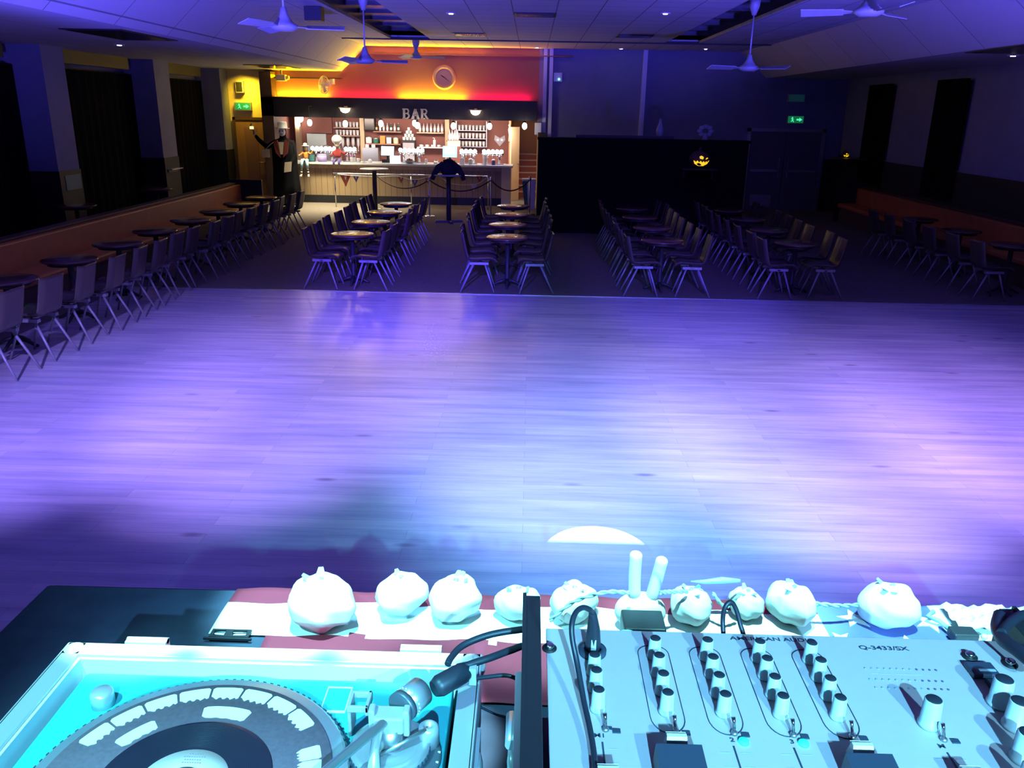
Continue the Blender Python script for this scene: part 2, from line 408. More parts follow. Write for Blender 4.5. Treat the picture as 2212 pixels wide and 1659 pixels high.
# ceiling: flat middle with two dark slots, sloping sides, low side soffits
c = MB()
for a, b in ((-4.33, -3.22), (-2.33, 2.93), (3.68, 5.30)): c.box(a, b, YB, 20.0, CZ, CZ + .05)
c.box(-4.33, 5.30, 20.0, 25.0, CZ + .02, CZ + .07)
struct('ceiling', c, 'ceiling')
s = MB()
for a, b in ((-3.22, -2.33), (2.93, 3.68)):
    s.box(a, b, YB, 20.0, CZ + .22, CZ + .26)
    s.box(a - .02, a, YB, 20, CZ + .05, CZ + .22); s.box(b, b + .02, YB, 20, CZ + .05, CZ + .22)
    y = 2.0
    while y < 20: s.box(a, b, y, y + .03, CZ + .16, CZ + .22); y += 1.2
struct('ceiling_slot', s, 'blackgloss')
struct('trim_2', MB().box(-4.33, 5.30, 19.97, 20.05, CZ - .025, CZ + .03), 'black')
for (xa, za), (xb, zb) in (((-4.33, CZ), (-4.98, SZ)), ((5.30, CZ), (6.02, SZ))):
    k = .05
    struct('ceiling_slope', MB().hexa([(xa, YB, za), (xb, YB, zb), (xb, YE, zb), (xa, YE, za),
                                  (xa, YB, za + k), (xb, YB, zb + k), (xb, YE, zb + k), (xa, YE, za + k)]), 'coving')
struct('ceiling_soffit', MB().box(X0, -4.98, YB, YE, SZ, SZ + .05), 'soffit')
struct('ceiling_soffit', MB().box(6.02, X1, YB, YE, SZ, SZ + .05), 'soffit')
# outer shell above, so no light leaks in
struct('roof', MB().box(X0 - .3, X1 + .3, YB - .2, 27.2, 4.25, 4.35), 'black')
# left wall: deep piers with dark windows between them
struct('wall_left', MB().box(X0 - .2, X0, YB, YE, 0, SZ + .05), 'wall_blue')
for (a, b) in ((6.0, 6.7), (10.1, 10.78), (14.2, 14.88), (18.4, 19.15), (22.25, 22.8)):
    struct('wall_pier', MB().box(X0, -8.0, a, b, 0, SZ), 'wall_blue')
    struct('dado', MB().box(X0, -7.985, a - .012, b + .012, .15, 1.33), 'dado')
for n, (a, b) in enumerate(((6.7, 10.1), (10.78, 14.2), (14.88, 18.4), (19.15, 22.25))):
    w_ = struct(f'window_{n+1}', MB().box(X0, X0 + .06, a + .25, b - .25, .9, 2.95), 'black')
    cu = MB(); N_ = 40; r0 = []; r1 = []
    for i in range(N_ + 1):
        y = a + .05 + (b - a - .1) * i / N_; x = X0 + .16 + .035 * math.sin(i * 1.9)
        r0.append((x, y, .35)); r1.append((x, y, 3.02))
    cu.rings([r0, r1], False, False)
    cu.build('curtain', 'curtain', w_)
    struct('dado', MB().box(X0, X0 + .05, a, b, .15, 1.33), 'dado')
    struct('valance', MB().box(-8.35, -8.25, a + .3, b - .6, 3.1, SZ), 'dado')
# right wall with its dark recesses
struct('wall_right', MB().box(X1, X1 + .2, YB, YE, 0, SZ + .05), 'wall_blue')
struct('dado', MB().box(X1 - .03, X1, 1.75, 22.8, 0, 1.46), 'dado')
for n, (a, b) in enumerate(((12.3, 13.6), (16.4, 17.7), (19.8, 21.2))):
    w_ = struct(f'window_{n+5}', MB().box(X1 - .04, X1, a, b, 1.5, 3.1), 'black')
    cu = MB(); r0 = []; r1 = []
    for i in range(21):
        y = a + (b - a) * i / 20; x = X1 - .08 + .025 * math.sin(i * 1.9)
        r0.append((x, y, .9)); r1.append((x, y, 3.15))
    cu.rings([r0, r1], False, False); cu.build('curtain', 'curtain', w_)
struct('wall_rear', MB().box(X0, X1, YB - .2, YB, 0, 4.25), 'black')
# end wall
struct('wall_back', MB().box(-7.0, .16, YE, YE + .2, 2.2, 4.2), 'wall_end')
struct('wall_back', MB().box(.16, X1, YE, YE + .2, 0, 4.2), 'wall_blue')
struct('wall_back', MB().box(X0, -7.0, YE, YE + .2, 0, 4.2), 'wall_yellow')
struct('dado', MB().box(4.4, 5.6, YE - .03, YE, 0, 1.35).box(7.75, X1, YE - .03, YE, 0, 1.35), 'dado')
# side walls of the bar recess and the passage beside it
struct('wall_recess', MB().box(-7.2, -7.0, YE + .2, 25.0, 0, 4.2), 'maroon')
struct('wall_recess', MB().box(-7.0, -.62, 24.8, 25.0, 0, 4.2), 'maroon')
struct('wall_recess', MB().box(-.64, -.58, 23.9, 26.4, 0, 2.6), 'orange_wall')
struct('wall_recess', MB().box(.16, .24, YE + .2, 27, 0, 4.2), 'orange_wall')
struct('wall_recess', MB().box(-.64, .24, 26.4, 26.6, 0, 4.2), 'orange_wall')
struct('ceiling_recess', MB().box(-7.0, .16, YE + .2, 26.4, 2.62, 2.68), 'maroon')
struct('wall_jamb', MB().box(-7.02, -6.72, 22.35, 22.8, 0, 3.28), 'bench_wood')
# dark canopy over the bar, with a lip that hides the led tape
cp = MB().box(-6.72, .12, 22.5, 25.0, 2.20, 2.62).box(-6.72, .12, 22.42, 22.56, 2.18, 2.67).box(-7.02, -6.72, 22.35, 22.8, 2.2, 2.66)
struct('bar_canopy', cp, 'black')
# added ledges under the end-wall led tape, shading the wall below
struct('trim_3', MB().box(-4.3, 1.0, 22.63, 22.8, 3.755, 3.78), 'wall_end')
struct('trim_4', MB().box(-7.0, -4.98, 22.64, 22.8, 3.13, 3.16), 'bench_wood')
# low dark partition in front of the end wall
struct('wall_partition', MB().box(.16, .34, 17.9, 22.8, 0, 1.90), 'partition')
pt = MB().box(.14, 4.42, 17.55, 17.85, 0, 1.90).box(.12, 4.45, 17.5, 17.9, 1.88, 1.93)
for i in range(6): pt.box(.22 + i*.7, .82 + i*.7, 17.535, 17.55, .25, 1.3)
struct('wall_partition', pt, 'partition')
struct('trim_5', MB().box(.9, 2.9, 17.62, 17.78, 1.93, 1.99), 'black')
# pale pipes on the end wall
for x, r in ((.31, .045), (.46, .045), (2.86, .055)):
    tag(MB().box(x-r, x+r, 22.66, 22.8, 1.0, CZ + .02).build('wall_duct', 'white_paint'),
        {.31: 'pale vertical duct on the end wall, left one of the close pair', .46: 'pale vertical duct on the end wall, right one of the close pair',
         2.86: 'single pale vertical duct on the purple end wall'}[x], 'duct')
# doors
d = struct('door_1', MB().box(-7.86, -7.06, 22.74, 22.8, 0, 2.08), 'wood_door')
MB().box(-7.93, -7.86, 22.72, 22.82, 0, 2.15).box(-7.06, -7.0, 22.72, 22.82, 0, 2.15).box(-7.93, -7.0, 22.72, 22.82, 2.08, 2.15).build('door_frame', 'bench_wood', d)
MB().box(-7.62, -7.3, 22.725, 22.74, .3, 1.9).build('door_panel', 'shelf', d)
MB().cyl((-7.16, 22.74, 1.0), (-7.16, 22.66, 1.0), .02).cyl((-7.16, 22.67, 1.0), (-7.30, 22.67, 1.0), .014).build('door_handle', 'steel', d)
d = struct('door_2', MB().box(5.75, 6.67, 22.75, 22.8, 0, 2.02), 'door_grey')
MB().box(6.55, 6.58, 22.70, 22.75, .85, 1.35).build('door_handle', 'steel', d)
MB().box(5.9, 6.45, 22.74, 22.75, .1, .4).box(5.82, 6.6, 22.70, 22.745, 1.0, 1.06).build('push_bar', 'steel', d)
d = struct('door_3', MB().box(6.69, 7.61, 22.75, 22.8, 0, 2.02), 'door_grey')
MB().box(6.78, 6.81, 22.70, 22.75, .85, 1.35).build('door_handle', 'steel', d)
MB().box(6.76, 7.54, 22.70, 22.745, 1.0, 1.06).build('push_bar', 'steel', d)
struct('door_frame', MB().box(5.66, 5.75, 22.72, 22.8, 0, 2.1).box(7.61, 7.70, 22.72, 22.8, 0, 2.1).box(5.66, 7.70, 22.72, 22.8, 2.02, 2.1), 'steel')
# stairs and half-open cream door in the passage
st = MB()
for i in range(7):
    st.mat(0).box(-.56, .16, 24.9 + i*.2, 26.4, i*.17, (i+1)*.17 - .03)
    st.mat(1).box(-.56, .16, 24.87 + i*.2, 26.4, (i+1)*.17 - .03, (i+1)*.17)
struct('staircase', st, ['stair_red', 'stair_nose'])
d = struct('door_4', MB().hexa([(-.56, 23.7, 0), (-.34, 24.1, 0), (-.36, 24.14, 0), (-.60, 23.74, 0), (-.56, 23.7, 2.0), (-.34, 24.1, 2.0), (-.36, 24.14, 2.0), (-.60, 23.74, 2.0)]), 'cream')
MB().ball((-.36, 24.0, 1.02), .03).build('door_handle', 'steel', d)

# ------------------------------------------------------------------ things on ceiling and walls
def vent(name, pts, z, label, cat='vent'):
    t = thing(name, label, cat, (sum(p[0] for p in pts)/4, sum(p[1] for p in pts)/4, z))
    cx, cy, _ = t.location
    q = [(p[0]-cx, p[1]-cy) for p in pts]
    MB().prism(q, -.012, 0).build('frame', 'black', t)
    q2 = [(a*.88, b*.88) for a, b in q]
    lo = MB().prism(q2, -.016, -.012)
    x0 = min(a for a, b in q2); x1 = max(a for a, b in q2); y0 = min(b for a, b in q2); y1 = max(b for a, b in q2)
    if name == 'ceiling_vent':
        for i in range(5): lo.box(x0, x1, y0 + (y1-y0)*(i+.3)/5, y0 + (y1-y0)*(i+.6)/5, -.024, -.016)
    lo.build('grille', 'blackgloss', t)
def rect(x0, x1, y0, y1): return [(x0, y0), (x1, y0), (x1, y1), (x0, y1)]
vent('ceiling_vent', rect(-.33, .35, 14.35, 14.95), CZ, 'grey square grille in the flat ceiling, nearest the stage')
vent('ceiling_vent', rect(-1.68, -1.0, 18.2, 18.85), CZ, 'dark square grille in the flat ceiling, left of the rear two')
vent('ceiling_vent', rect(1.70, 2.42, 18.0, 18.65), CZ, 'dark square grille in the flat ceiling, right of the rear two')
vent('soffit_hatch', rect(-5.98, -5.18, 11.1, 12.85), SZ, 'long black opening in the low left soffit', 'hatch')
vent('soffit_hatch', rect(-6.6, -5.7, 19.9, 21.5), SZ, 'long black opening in the left soffit near the bar', 'hatch')
vent('soffit_hatch', rect(6.1, 6.9, 10.9, 12.7), SZ, 'long black opening in the low right soffit', 'hatch')
for i, (x, y, z, lb) in enumerate(((-1.36, 14.6, CZ, 'left of the two downlights in the middle of the flat ceiling'), (2.05, 14.15, CZ, 'right of the two downlights in the middle of the flat ceiling'),
        (.08, 22.3, CZ+.02, 'ceiling downlight above the pair of pale ducts'), (2.18, 22.2, CZ+.02, 'ceiling downlight at the end wall, middle of three'), (4.2, 21.8, CZ+.02, 'ceiling downlight at the end wall, rightmost of three'),
        (-6.55, 13.9, SZ, 'bright downlight in the low left soffit'), (7.0, 13.1, SZ, 'bright downlight in the low right soffit'))):
    t = thing('downlight', lb, 'downlight', (x, y, z), 0, 'ceiling downlights')
    MB().lathe([(.035, -.004), (.075, -.016), (.085, 0)], n=20).build('trim_ring', 'white_plastic', t)
    MB().lathe([(.001, -.022), (.034, -.02), (.036, -.004)], n=16).build('lamp', 'downlight', t)
def fan(loc, drop, ang, label):
    t = thing('ceiling_fan', label, 'fan', loc, ang, 'ceiling fans')
    MB().lathe([(.001, 0), (.085, 0), (.075, -.10), (.03, -.22), (.001, -.22)], n=16).build('canopy', 'fan', t)
    MB().cyl((0, 0, -.2), (0, 0, -drop + .1), .012, n=8).build('rod', 'fan', t)
    mo = MB().lathe([(.001, -drop + .19), (.03, -drop + .18), (.05, -drop + .10), (.10, -drop + .03), (.15, -drop), (.15, -drop - .03), (.09, -drop - .06), (.001, -drop - .06)], n=20).build('motor', 'fan', t)
    for k in range(3):
        a = k * 2*PI/3 + .1
        b = MB(); ca, sa = math.cos(a), math.sin(a)
        def P(u, v, z): return (ca*u - sa*v, sa*u + ca*v, z)
        z = -drop - .02
        b.hexa([P(.12, -.03, z), P(.26, -.05, z - .012), P(.26, .05, z + .012), P(.12, .03, z), P(.12, -.03, z + .008), P(.26, -.05, z - .004), P(.26, .05, z + .02), P(.12, .03, z + .008)])
        b.hexa([P(.24, -.06, z - .02), P(.66, -.075, z - .025), P(.66, .075, z + .025), P(.24, .06, z + .02), P(.24, -.06, z - .012), P(.66, -.075, z - .017), P(.66, .075, z + .033), P(.24, .06, z + .028)])
        b.build('blade', 'fan', t)
fan((-2.62, 13.7, CZ + .15), .93, .05, 'white three-bladed ceiling fan hanging at the end of the left dark slot')
fan((-2.70, 20.3, CZ), .35, 0.1, 'small-looking ceiling fan nearest the end wall, left of the clock')
fan((3.30, 13.6, CZ + .15), .95, 1.2, 'ceiling fan hanging below the right dark slot')
fan((-2.78, 9.9, CZ + .15), .78, .02, 'ceiling fan low on the left, one blade catching white light')
fan((3.42, 9.3, CZ + .15), .60, .6, 'ceiling fan at the upper right, nearest the camera')
t = thing('beam_clamp_box', 'small black box fixed to the left sloping ceiling', 'box', (-3.45, 14.0, 3.82))
MB().box(-.13, .13, -.12, .12, -.10, .1).build('body', 'black', t); MB().cyl((0, 0, .1), (0, 0, .13), .03).build('bracket', 'grey_plastic', t)
# wall clock
t = thing('wall_clock', 'large round clock with orange-lit rim on the end wall', 'clock', (-2.31, 22.8, 3.22))
MB().lathe([(.205, 0), (.305, 0), (.30, .06), (.26, .085), (.215, .06), (.205, .03)], n=40).xf(Matrix.Rotation(PI/2, 4, 'X')).build('rim', 'clock_rim', t)
MB().lathe([(.001, .02), (.21, .02), (.21, 0)], n=40).xf(Matrix.Rotation(PI/2, 4, 'X')).build('dial', 'clock_face', t)
MB().box(-.008, .008, -.03, -.024, -.02, .15).build('minute_hand', 'ink', t).rotation_euler = (0, 2.2, 0)
MB().box(-.01, .01, -.03, -.024, -.02, .10).build('hour_hand', 'ink', t).rotation_euler = (0, -1.0, 0)
mk = MB()
for i in range(12):
    a = i * PI / 6; mk.box(.17*math.sin(a) - .006, .17*math.sin(a) + .006, -.026, -.02, .17*math.cos(a) - .012, .17*math.cos(a) + .012)
mk.build('hour_marks', 'ink', t)
# wall fan
t = thing('wall_fan', 'round caged wall fan glowing yellow above the bar canopy', 'fan', (-5.30, 22.66, 2.98), -.7)
b = MB()
for k in range(12):
    a = k * PI / 12
    b.tube([(.22*math.cos(a)*math.cos(u), -.16 - .06*math.sin(u), .22*math.sin(a)*math.cos(u)) for u in [PI*i/8 for i in range(9)]], .004, 4)
b.tube([(.22*math.cos(u), -.16, .22*math.sin(u)) for u in [2*PI*i/24 for i in range(25)]], .010, 6)
b.build('cage', 'white_plastic', t)
MB().cyl((0, -.17, 0), (0, -.02, 0), .06).build('motor', 'white_plastic', t)
for k in range(4):
    a = k*PI/2 + .4; c_, s_ = math.cos(a), math.sin(a)
    MB().hexa([(c_*.03 + s_*.02, -.18, s_*.03 - c_*.02), (c_*.19 + s_*.06, -.19, s_*.19 - c_*.06), (c_*.19 - s_*.06, -.17, s_*.19 + c_*.06), (c_*.03 - s_*.02, -.17, s_*.03 + c_*.02),
               (c_*.03 + s_*.02, -.175, s_*.03 - c_*.02), (c_*.19 + s_*.06, -.185, s_*.19 - c_*.06), (c_*.19 - s_*.06, -.165, s_*.19 + c_*.06), (c_*.03 - s_*.02, -.165, s_*.03 + c_*.02)]).build('blade', 'white_plastic', t)
MB().box(-.03, .03, -.03, .05, -.02, .12).box(.08, .2, -.02, .04, .02, .15).build('bracket', 'white_plastic', t)
# sensors, boxes, signs
t = thing('alarm_sensor', 'white square sensor with a tiny green lamp on the end wall', 'sensor', (.64, 22.8, 3.26))
MB().box(-.11, .11, -.07, 0, -.10, .12).build('casing', 'white_plastic', t, .01); MB().ball((.03, -.075, -.04), .022).build('lamp', 'green_led', t)
t = thing('junction_box', 'pale junction box at the foot of the twin ducts', 'box', (.17, 22.6, 2.0))
MB().box(-.10, .08, -.05, .2, -.16, .14).build('casing', 'white_paint', t, .01); MB().box(-.08, .06, -.055, -.05, -.14, .12).build('lid', 'white_plastic', t)
t = thing('wall_projector', 'small box on a bracket at the left end of the bar wall', 'box', (-6.50, 22.55, 3.16))
MB().box(-.12, .12, -.1, .1, -.10, .05).build('casing', 'cream', t, .01); MB().cyl((.12, 0, -.02), (.2, 0, -.02), .05).build('lens', 'cream', t); MB().box(-.02, .02, -.02, .02, .05, .17).build('bracket', 'grey_plastic', t)
t = thing('wall_speaker', 'small dark box on the yellow wall above the exit sign', 'speaker', (-7.66, 22.74, 2.9))
MB().box(-.10, .10, -.08, .06, -.15, .15).build('cabinet', 'grey_plastic', t, .01); MB().box(-.08, .08, -.085, -.08, -.12, .12).build('grille', 'black', t)
def exit_sign(x, z, lit, label, y=22.70):
    t = thing('exit_sign', label, 'sign', (x, y, z))
    MB().box(-.22, .22, 0, .08, -.10, .10).build('casing', 'grey_plastic', t)
    MB().box(-.20, .20, -.004, 0, -.085, .085).build('panel', 'exit_green' if lit else 'exit_dim', t)
    a = MB().prism([(.02, -.02), (.09, -.02), (.09, -.05), (.17, 0), (.09, .05), (.09, .02), (.02, .02)], 0, .004).xf(Matrix.Rotation(PI/2, 4, 'X'))
    a.v = [(x_, y_ - .004, z_) for x_, y_, z_ in a.v]
    a.build('arrow', 'exit_bright' if lit else 'exit_dim', t)
    f = MB().ball((-.09, -.008, .045), .018, 8, 6).tube([(-.09, -.008, .03), (-.08, -.008, -.01), (-.05, -.008, -.06)], .01, 5).tube([(-.08, -.008, -.01), (-.12, -.008, -.05)], .01, 5).tube([(-.12, -.008, .02), (-.06, -.008, .01)], .008, 5)
    f.build('running_figure', 'exit_bright' if lit else 'exit_dim', t)
    return t
exit_sign(-7.62, 2.42, True, 'green exit sign on the yellow wall above the wooden door')
exit_sign(6.86, 2.33, True, 'bright green exit sign above the grey double doors')
exit_sign(6.82, 2.86, False, 'unlit dim sign higher up, above the bright green exit sign')
t = thing('notice', 'pale greenish notice on the dark dado of the left pier', 'notice', (-7.985, 14.6, 1.12))
MB().box(0, .008, -.26, .24, -.12, .13).build('sheet', 'teal_bin', t)
t = thing('wall_shelf', 'narrow pale ledge on the second left pier', 'shelf', (-7.985, 18.75, 1.09))
MB().box(0, .12, -.3, .3, -.02, .0).build('board', 'white_plastic', t); MB().box(0, .02, -.25, .25, -.08, -.02).build('bracket', 'bench_wood', t)
# things on the partition
t = thing('pale_bottle_ornament', 'pale bottle-shaped ornament standing on the dark partition', 'ornament', (2.62, 17.7, 1.99))
MB().lathe([(.001, 0), (.07, 0), (.08, .12), (.05, .2), (.03, .26), (.03, .33), (.001, .34)], n=14).build('body', 'grey_plastic', t)
t = thing('flower_ornament', 'pale flower-like ornament standing on the dark partition', 'ornament', (3.55, 17.7, 1.93))
b = MB()
for k in range(8):
    a = k * PI / 4; b.ball((.11*math.cos(a), 0, .17 + .09*math.sin(a)), (.06, .03, .045), 8, 6)
b.build('petals', 'grey_plastic', t); MB().lathe([(.001, 0), (.07, 0), (.05, .06), (.02, .14)], n=10).build('foot', 'grey_plastic', t)
# carved pumpkins
def pumpkin(loc, s, label, turn):
    t = thing('carved_pumpkin', label, 'pumpkin', loc, turn)
    fn = lambda d, th, ph: 1 - .05*abs(math.sin(th*5)) * math.cos(ph)
    MB().ball((0, 0, .14*s), (.17*s, .17*s, .14*s), 40, 14, fn).build('shell', 'pumpkin', t)
    MB().tube([(0, 0, .26*s), (0, .01*s, .30*s), (.03*s, .01*s, .33*s)], [.025*s, .018*s, .014*s], 6).build('stem', 'pumpkin', t)
    def carve(name, poly):
        b = MB(); fr = []; bk = []
        for x, z in poly:
            y = -math.sqrt(max(0, 1 - (x/.17)**2 - ((z-.14)/.14)**2)) * .17
            fr.append((x*s, (y - .006)*s, z*s)); bk.append((x*s, (y + .02)*s, z*s))
        n = len(poly); b.add(fr + bk, [tuple(range(n)), tuple(range(n, 2*n))[::-1]] + [(i, (i+1) % n, n+(i+1) % n, n+i) for i in range(n)], False)
        b.build(name, 'pumpkin_glow', t)
    carve('mouth', [(-.13, .13), (-.11, .08), (-.05, .045), (.03, .045), (.09, .075), (.13, .13), (.085, .10), (.065, .12), (.045, .095), (.02, .12), (0, .095), (-.03, .125), (-.05, .10), (-.08, .13), (-.09, .105)])
    carve('eye', [(-.045, .16), (.005, .15), (.015, .185), (-.02, .205), (-.05, .19)])
    carve('eye', [(.05, .145), (.10, .165), (.085, .175), (.06, .165)])
pumpkin((3.38, 17.26, 1.39), 1.25, 'carved pumpkin with glowing grin on a ledge at the dark partition', .15)
t = thing('ledge', 'small dark ledge under the glowing pumpkin', 'shelf', (3.38, 17.5, 1.39))
MB().box(-.35, .35, -.45, 0, -.03, 0).build('board', 'black', t); MB().box(-.3, -.27, -.22, .0, -.2, -.03).build('bracket', 'black', t); MB().box(.27, .3, -.22, .0, -.2, -.03).build('bracket', 'black', t)
pumpkin((7.75, 21.3, 1.46), .55, 'tiny glowing pumpkin far away near the right wall', .2)
t = thing('corner_shelf', 'dark shelf on the right wall under the tiny pumpkin', 'shelf', (7.9, 21.3, 1.46))
MB().box(-.3, .22, -.5, .5, -.03, 0).build('board', 'bench_wood', t); MB().box(-.1, .22, -.02, .02, -.2, -.03).build('bracket', 'bench_wood', t)
# ------------------------------------------------------------------ banquettes
def banquette(label, loc, L, face):
    t = thing('banquette', label, 'bench', loc)
    f = face
    def bx(x0, x1, y0, y1, z0, z1):
        a, b = sorted((x0*f, x1*f)); return MB().box(a, b, y0, y1, z0, z1)
    bx(.0, .14, 0, L, .1, .80).build('backrest', 'orange_vinyl', t, .02)
    bx(-.10, .0, 0, L, 0, .81).build('back_panel', 'dado', t)
    bx(-.11, .05, -.02, L + .02, .81, .835).build('cap_rail', 'bench_wood', t)
    bx(.12, .56, 0, L, .34, .44).build('seat_cushion', 'orange_vinyl', t, .03)
    bx(.10, .50, .02, L - .02, 0, .34).build('base', 'bench_wood', t)
    bx(-.10, .60, L, L + .06, 0, .9).build('end_panel', 'dado', t)
banquette('long orange banquette along the left side behind the round tables', (-6.5, 5.5, 0), 12.9, 1)
banquette('long orange banquette against the right wall, mostly in the dark', (8.0, 12.0, 0), 8.5, -1)

# ------------------------------------------------------------------ tables
def make_table(label, loc, group):
    t = thing('round_table', label, 'table', loc, 0, group)
    MB().lathe([(.001, .695), (.29, .695), (.305, .702), (.31, .712), (.305, .722), (.29, .727), (.001, .727)], n=36).build('tabletop', 'tabletop', t)
    MB().lathe([(.20, .66), (.24, .66), (.24, .695), (.20, .695)], n=24).build('apron', 'table_metal', t)
    MB().lathe([(.04, .03), (.035, .1), (.028, .35), (.035, .64), (.09, .68), (.001, .69)], n=14).build('column', 'table_metal', t)
    b = MB()
    for k in range(4):
        a = k*PI/2; c_, s_ = math.cos(a), math.sin(a)
        b.tube([(c_*.02, s_*.02, .10), (c_*.12, s_*.12, .07), (c_*.19, s_*.19, .03), (c_*.23, s_*.23, .015)], [.028, .022, .018, .015], 6)
    b.build('foot', 'table_metal', t)
    return t
TAB = None
def table(loc, label, group):
    global TAB
    if TAB is None: TAB = make_table(label, loc, group); return TAB
    return dup(TAB, loc, 0, label, group)

# ------------------------------------------------------------------ chairs: moulded shell on four splayed legs
def shell(prof, w0, w1, mat_, name, parent):
    b = MB(); NU = 10; n = len(prof); top = []; bot = []
    for i, (x, z) in enumerate(prof):
        p = Vector(prof[max(i-1, 0)]); q = Vector(prof[min(i+1, n-1)]); d = (q - p).normalized(); nx, nz = -d.y, d.x   # normal, in x,z, to the body side
        w_ = w0 + (w1 - w0) * i / (n - 1)
        tr = []; br = []
        for k in range(NU + 1):
            u = -1 + 2*k/NU; e = abs(u)
            o_ = -.042 * max(0, (e - .72) / .28) ** 1.6 + .008 * (1 - e*e) * -1
            yy = u * w_
            tr.append((x + nx*(-o_) * -1, yy, z + nz*(-o_) * -1)); br.append((x + nx*(o_ - .010), yy, z + nz*(o_ - .010)))
        tr = [(x + nx*o2, y2, z + nz*o2) for (y2, o2) in [(w_*(-1 + 2*k/NU), -.042*max(0, (abs(-1+2*k/NU) - .72)/.28)**1.6 - .006*(1-(-1+2*k/NU)**2)) for k in range(NU+1)]]
        br = [(p_[0] - nx*.010, p_[1], p_[2] - nz*.010) for p_ in tr]
        b_ring = tr + br[::-1]
        top.append(b_ring)
    b.rings(top, True, True)
    return b.build(name, mat_, parent)
def make_chair(label, loc, rz, group):
    t = thing('stacking_chair', label, 'chair', loc, rz, group)
    seat = [(.215, .405), (.20, .432), (.17, .445), (.06, .440), (-.06, .430), (-.13, .435), (-.165, .450)]
    back = [(-.165, .450), (-.190, .475), (-.205, .52), (-.225, .60), (-.248, .70), (-.268, .80), (-.274, .825)]
    s = shell(seat, .20, .20, 'shell', 'seat', t)
    k = shell(back, .20, .19, 'shell', 'backrest', t)
    MB().box(-.13, .13, -.17, -.12, .385, .418).box(-.13, .13, .12, .17, .385, .418).box(-.02, .02, -.17, .17, .39, .41).build('seat_frame', 'chair_metal', t)
    for sx in (1, -1):
        for sy in (1, -1):
            top_ = (.075*sx, .14*sy, .40); bot = ((.21 if sx > 0 else -.265), .19*sy, .0)
            l = MB().tube([top_, (top_[0]*.5 + bot[0]*.5 + .0, top_[1]*.5 + bot[1]*.5, .20), bot], [.015, .013, .011], 8).build('leg', 'chair_metal', t)
    return t
CH = None
def chair(loc, rz, label, group):
    global CH
    rz += random.uniform(-.07, .07)
    if CH is None: CH = make_chair(label, loc, rz, group); return CH
    return dup(CH, loc, rz, label, group)

rng = random.Random(11)
cols = [(-2.55, -2.91, -2.24, 4, 'outer left', 'round tables between the bar and dance floor'),
        (-.34, -.73, .06, 4, 'middle left', 'round tables between the bar and dance floor'),
        (1.92, 1.58, 2.27, 4, 'middle right', 'round tables between the bar and dance floor'),
        (3.78, 3.44, 4.15, 4, 'outer right', 'round tables between the bar and dance floor')]
for cx, lx, rx, n, nm, grp in cols:
    for k in range(n):
        y = 11.87 + 1.35 * k
        table((cx + rng.uniform(-.03, .03), y, 0), f'round pedestal table, {ORD[k]} from the dance floor in the {nm} column', grp)
        for m, dy in enumerate((-.27, .37)):
            for side, x, rz in (('left', lx, 0), ('right', rx, PI)):
                chair((x + rng.uniform(-.035, .035), y + dy + rng.uniform(-.03, .03), 0), rz,
                      f'stacking chair {side} of {ORD[k]} table in {nm} column, {"nearer" if m == 0 else "farther"} of two', f'stacking chairs in the {nm} column')
for k in range(3):
    y = 12.1 + 1.5 * k
    table((6.98, y, 0), f'round table in front of the right banquette, {ORD[k]} from the dance floor', 'round tables by the right banquette')
    for m, dy in enumerate((-.38, .34)):
        chair((6.5, y + dy, 0), 0, f'stacking chair left of {ORD[k]} table by right banquette, {"nearer" if m == 0 else "farther"} of two', 'stacking chairs by the right banquette')
for k in range(8):
    y = 8.22 + 1.2 * k
    table((-5.36 + rng.uniform(-.03, .03), y, 0), f'round table in front of the left banquette, {ORD[k]} from the stage', 'round tables along the left banquette')
    for m, dy in enumerate((-.30, .32)):
        chair((-4.90 + rng.uniform(-.04, .04), y + dy + .02, 0), PI,
              f'stacking chair at {ORD[k]} table along left banquette, {"nearer" if m == 0 else "farther"} of two', 'stacking chairs along the left banquette')
chair((-4.95, 7.3, 0), PI, 'stacking chair nearest the stage on the left, cut by the picture edge', 'stacking chairs along the left banquette')
for k in range(2):
    table((-7.35, 13.4 + k * 3.0, .15), f'round table on the raised walkway behind the left banquette, {"nearer" if k == 0 else "farther"} one', 'tables on the raised walkway')

# ------------------------------------------------------------------ tall poseur tables
def poseur(loc, label):
    t = thing('poseur_table', label, 'table', loc, 0, 'tall poseur tables before the bar')
    MB().lathe([(.001, 1.03), (.33, 1.03), (.345, 1.045), (.33, 1.06), (.001, 1.06)], n=32).build('tabletop', 'bar_top', t)
    MB().cyl((0, 0, .05), (0, 0, 1.03), .055, n=14).build('column', 'table_metal', t)
    b = MB()
    for a in (0, PI/2):
        c_, s_ = math.cos(a + .3), math.sin(a + .3)
        b.hexa([(-c_*.33 - s_*.04, -s_*.33 + c_*.04, 0), (-c_*.33 + s_*.04, -s_*.33 - c_*.04, 0), (c_*.33 + s_*.04, s_*.33 - c_*.04, 0), (c_*.33 - s_*.04, s_*.33 + c_*.04, 0),
                (-c_*.30 - s_*.03, -s_*.30 + c_*.03, .05), (-c_*.30 + s_*.03, -s_*.30 - c_*.03, .05), (c_*.30 + s_*.03, s_*.30 - c_*.03, .05), (c_*.30 - s_*.03, s_*.30 + c_*.03, .05)])
    b.build('base', 'table_metal', t)
poseur((-1.84, 18.9, 0), 'tall black pedestal table with dark jacket thrown over it')
poseur((-3.76, 20.3, 0), 'tall black pedestal table with empty shiny top')
t = thing('jacket', 'dark jacket heaped on the tall pedestal table', 'jacket', (-1.84, 18.9, 1.065))
def jf(d, th, ph): return 1 + .12*math.sin(3*th + 1) + .08*math.sin(5*th + 4*ph)
MB().ball((0, 0, .12), (.20, .17, .19), 24, 12, jf).build('body', 'black_cloth', t)
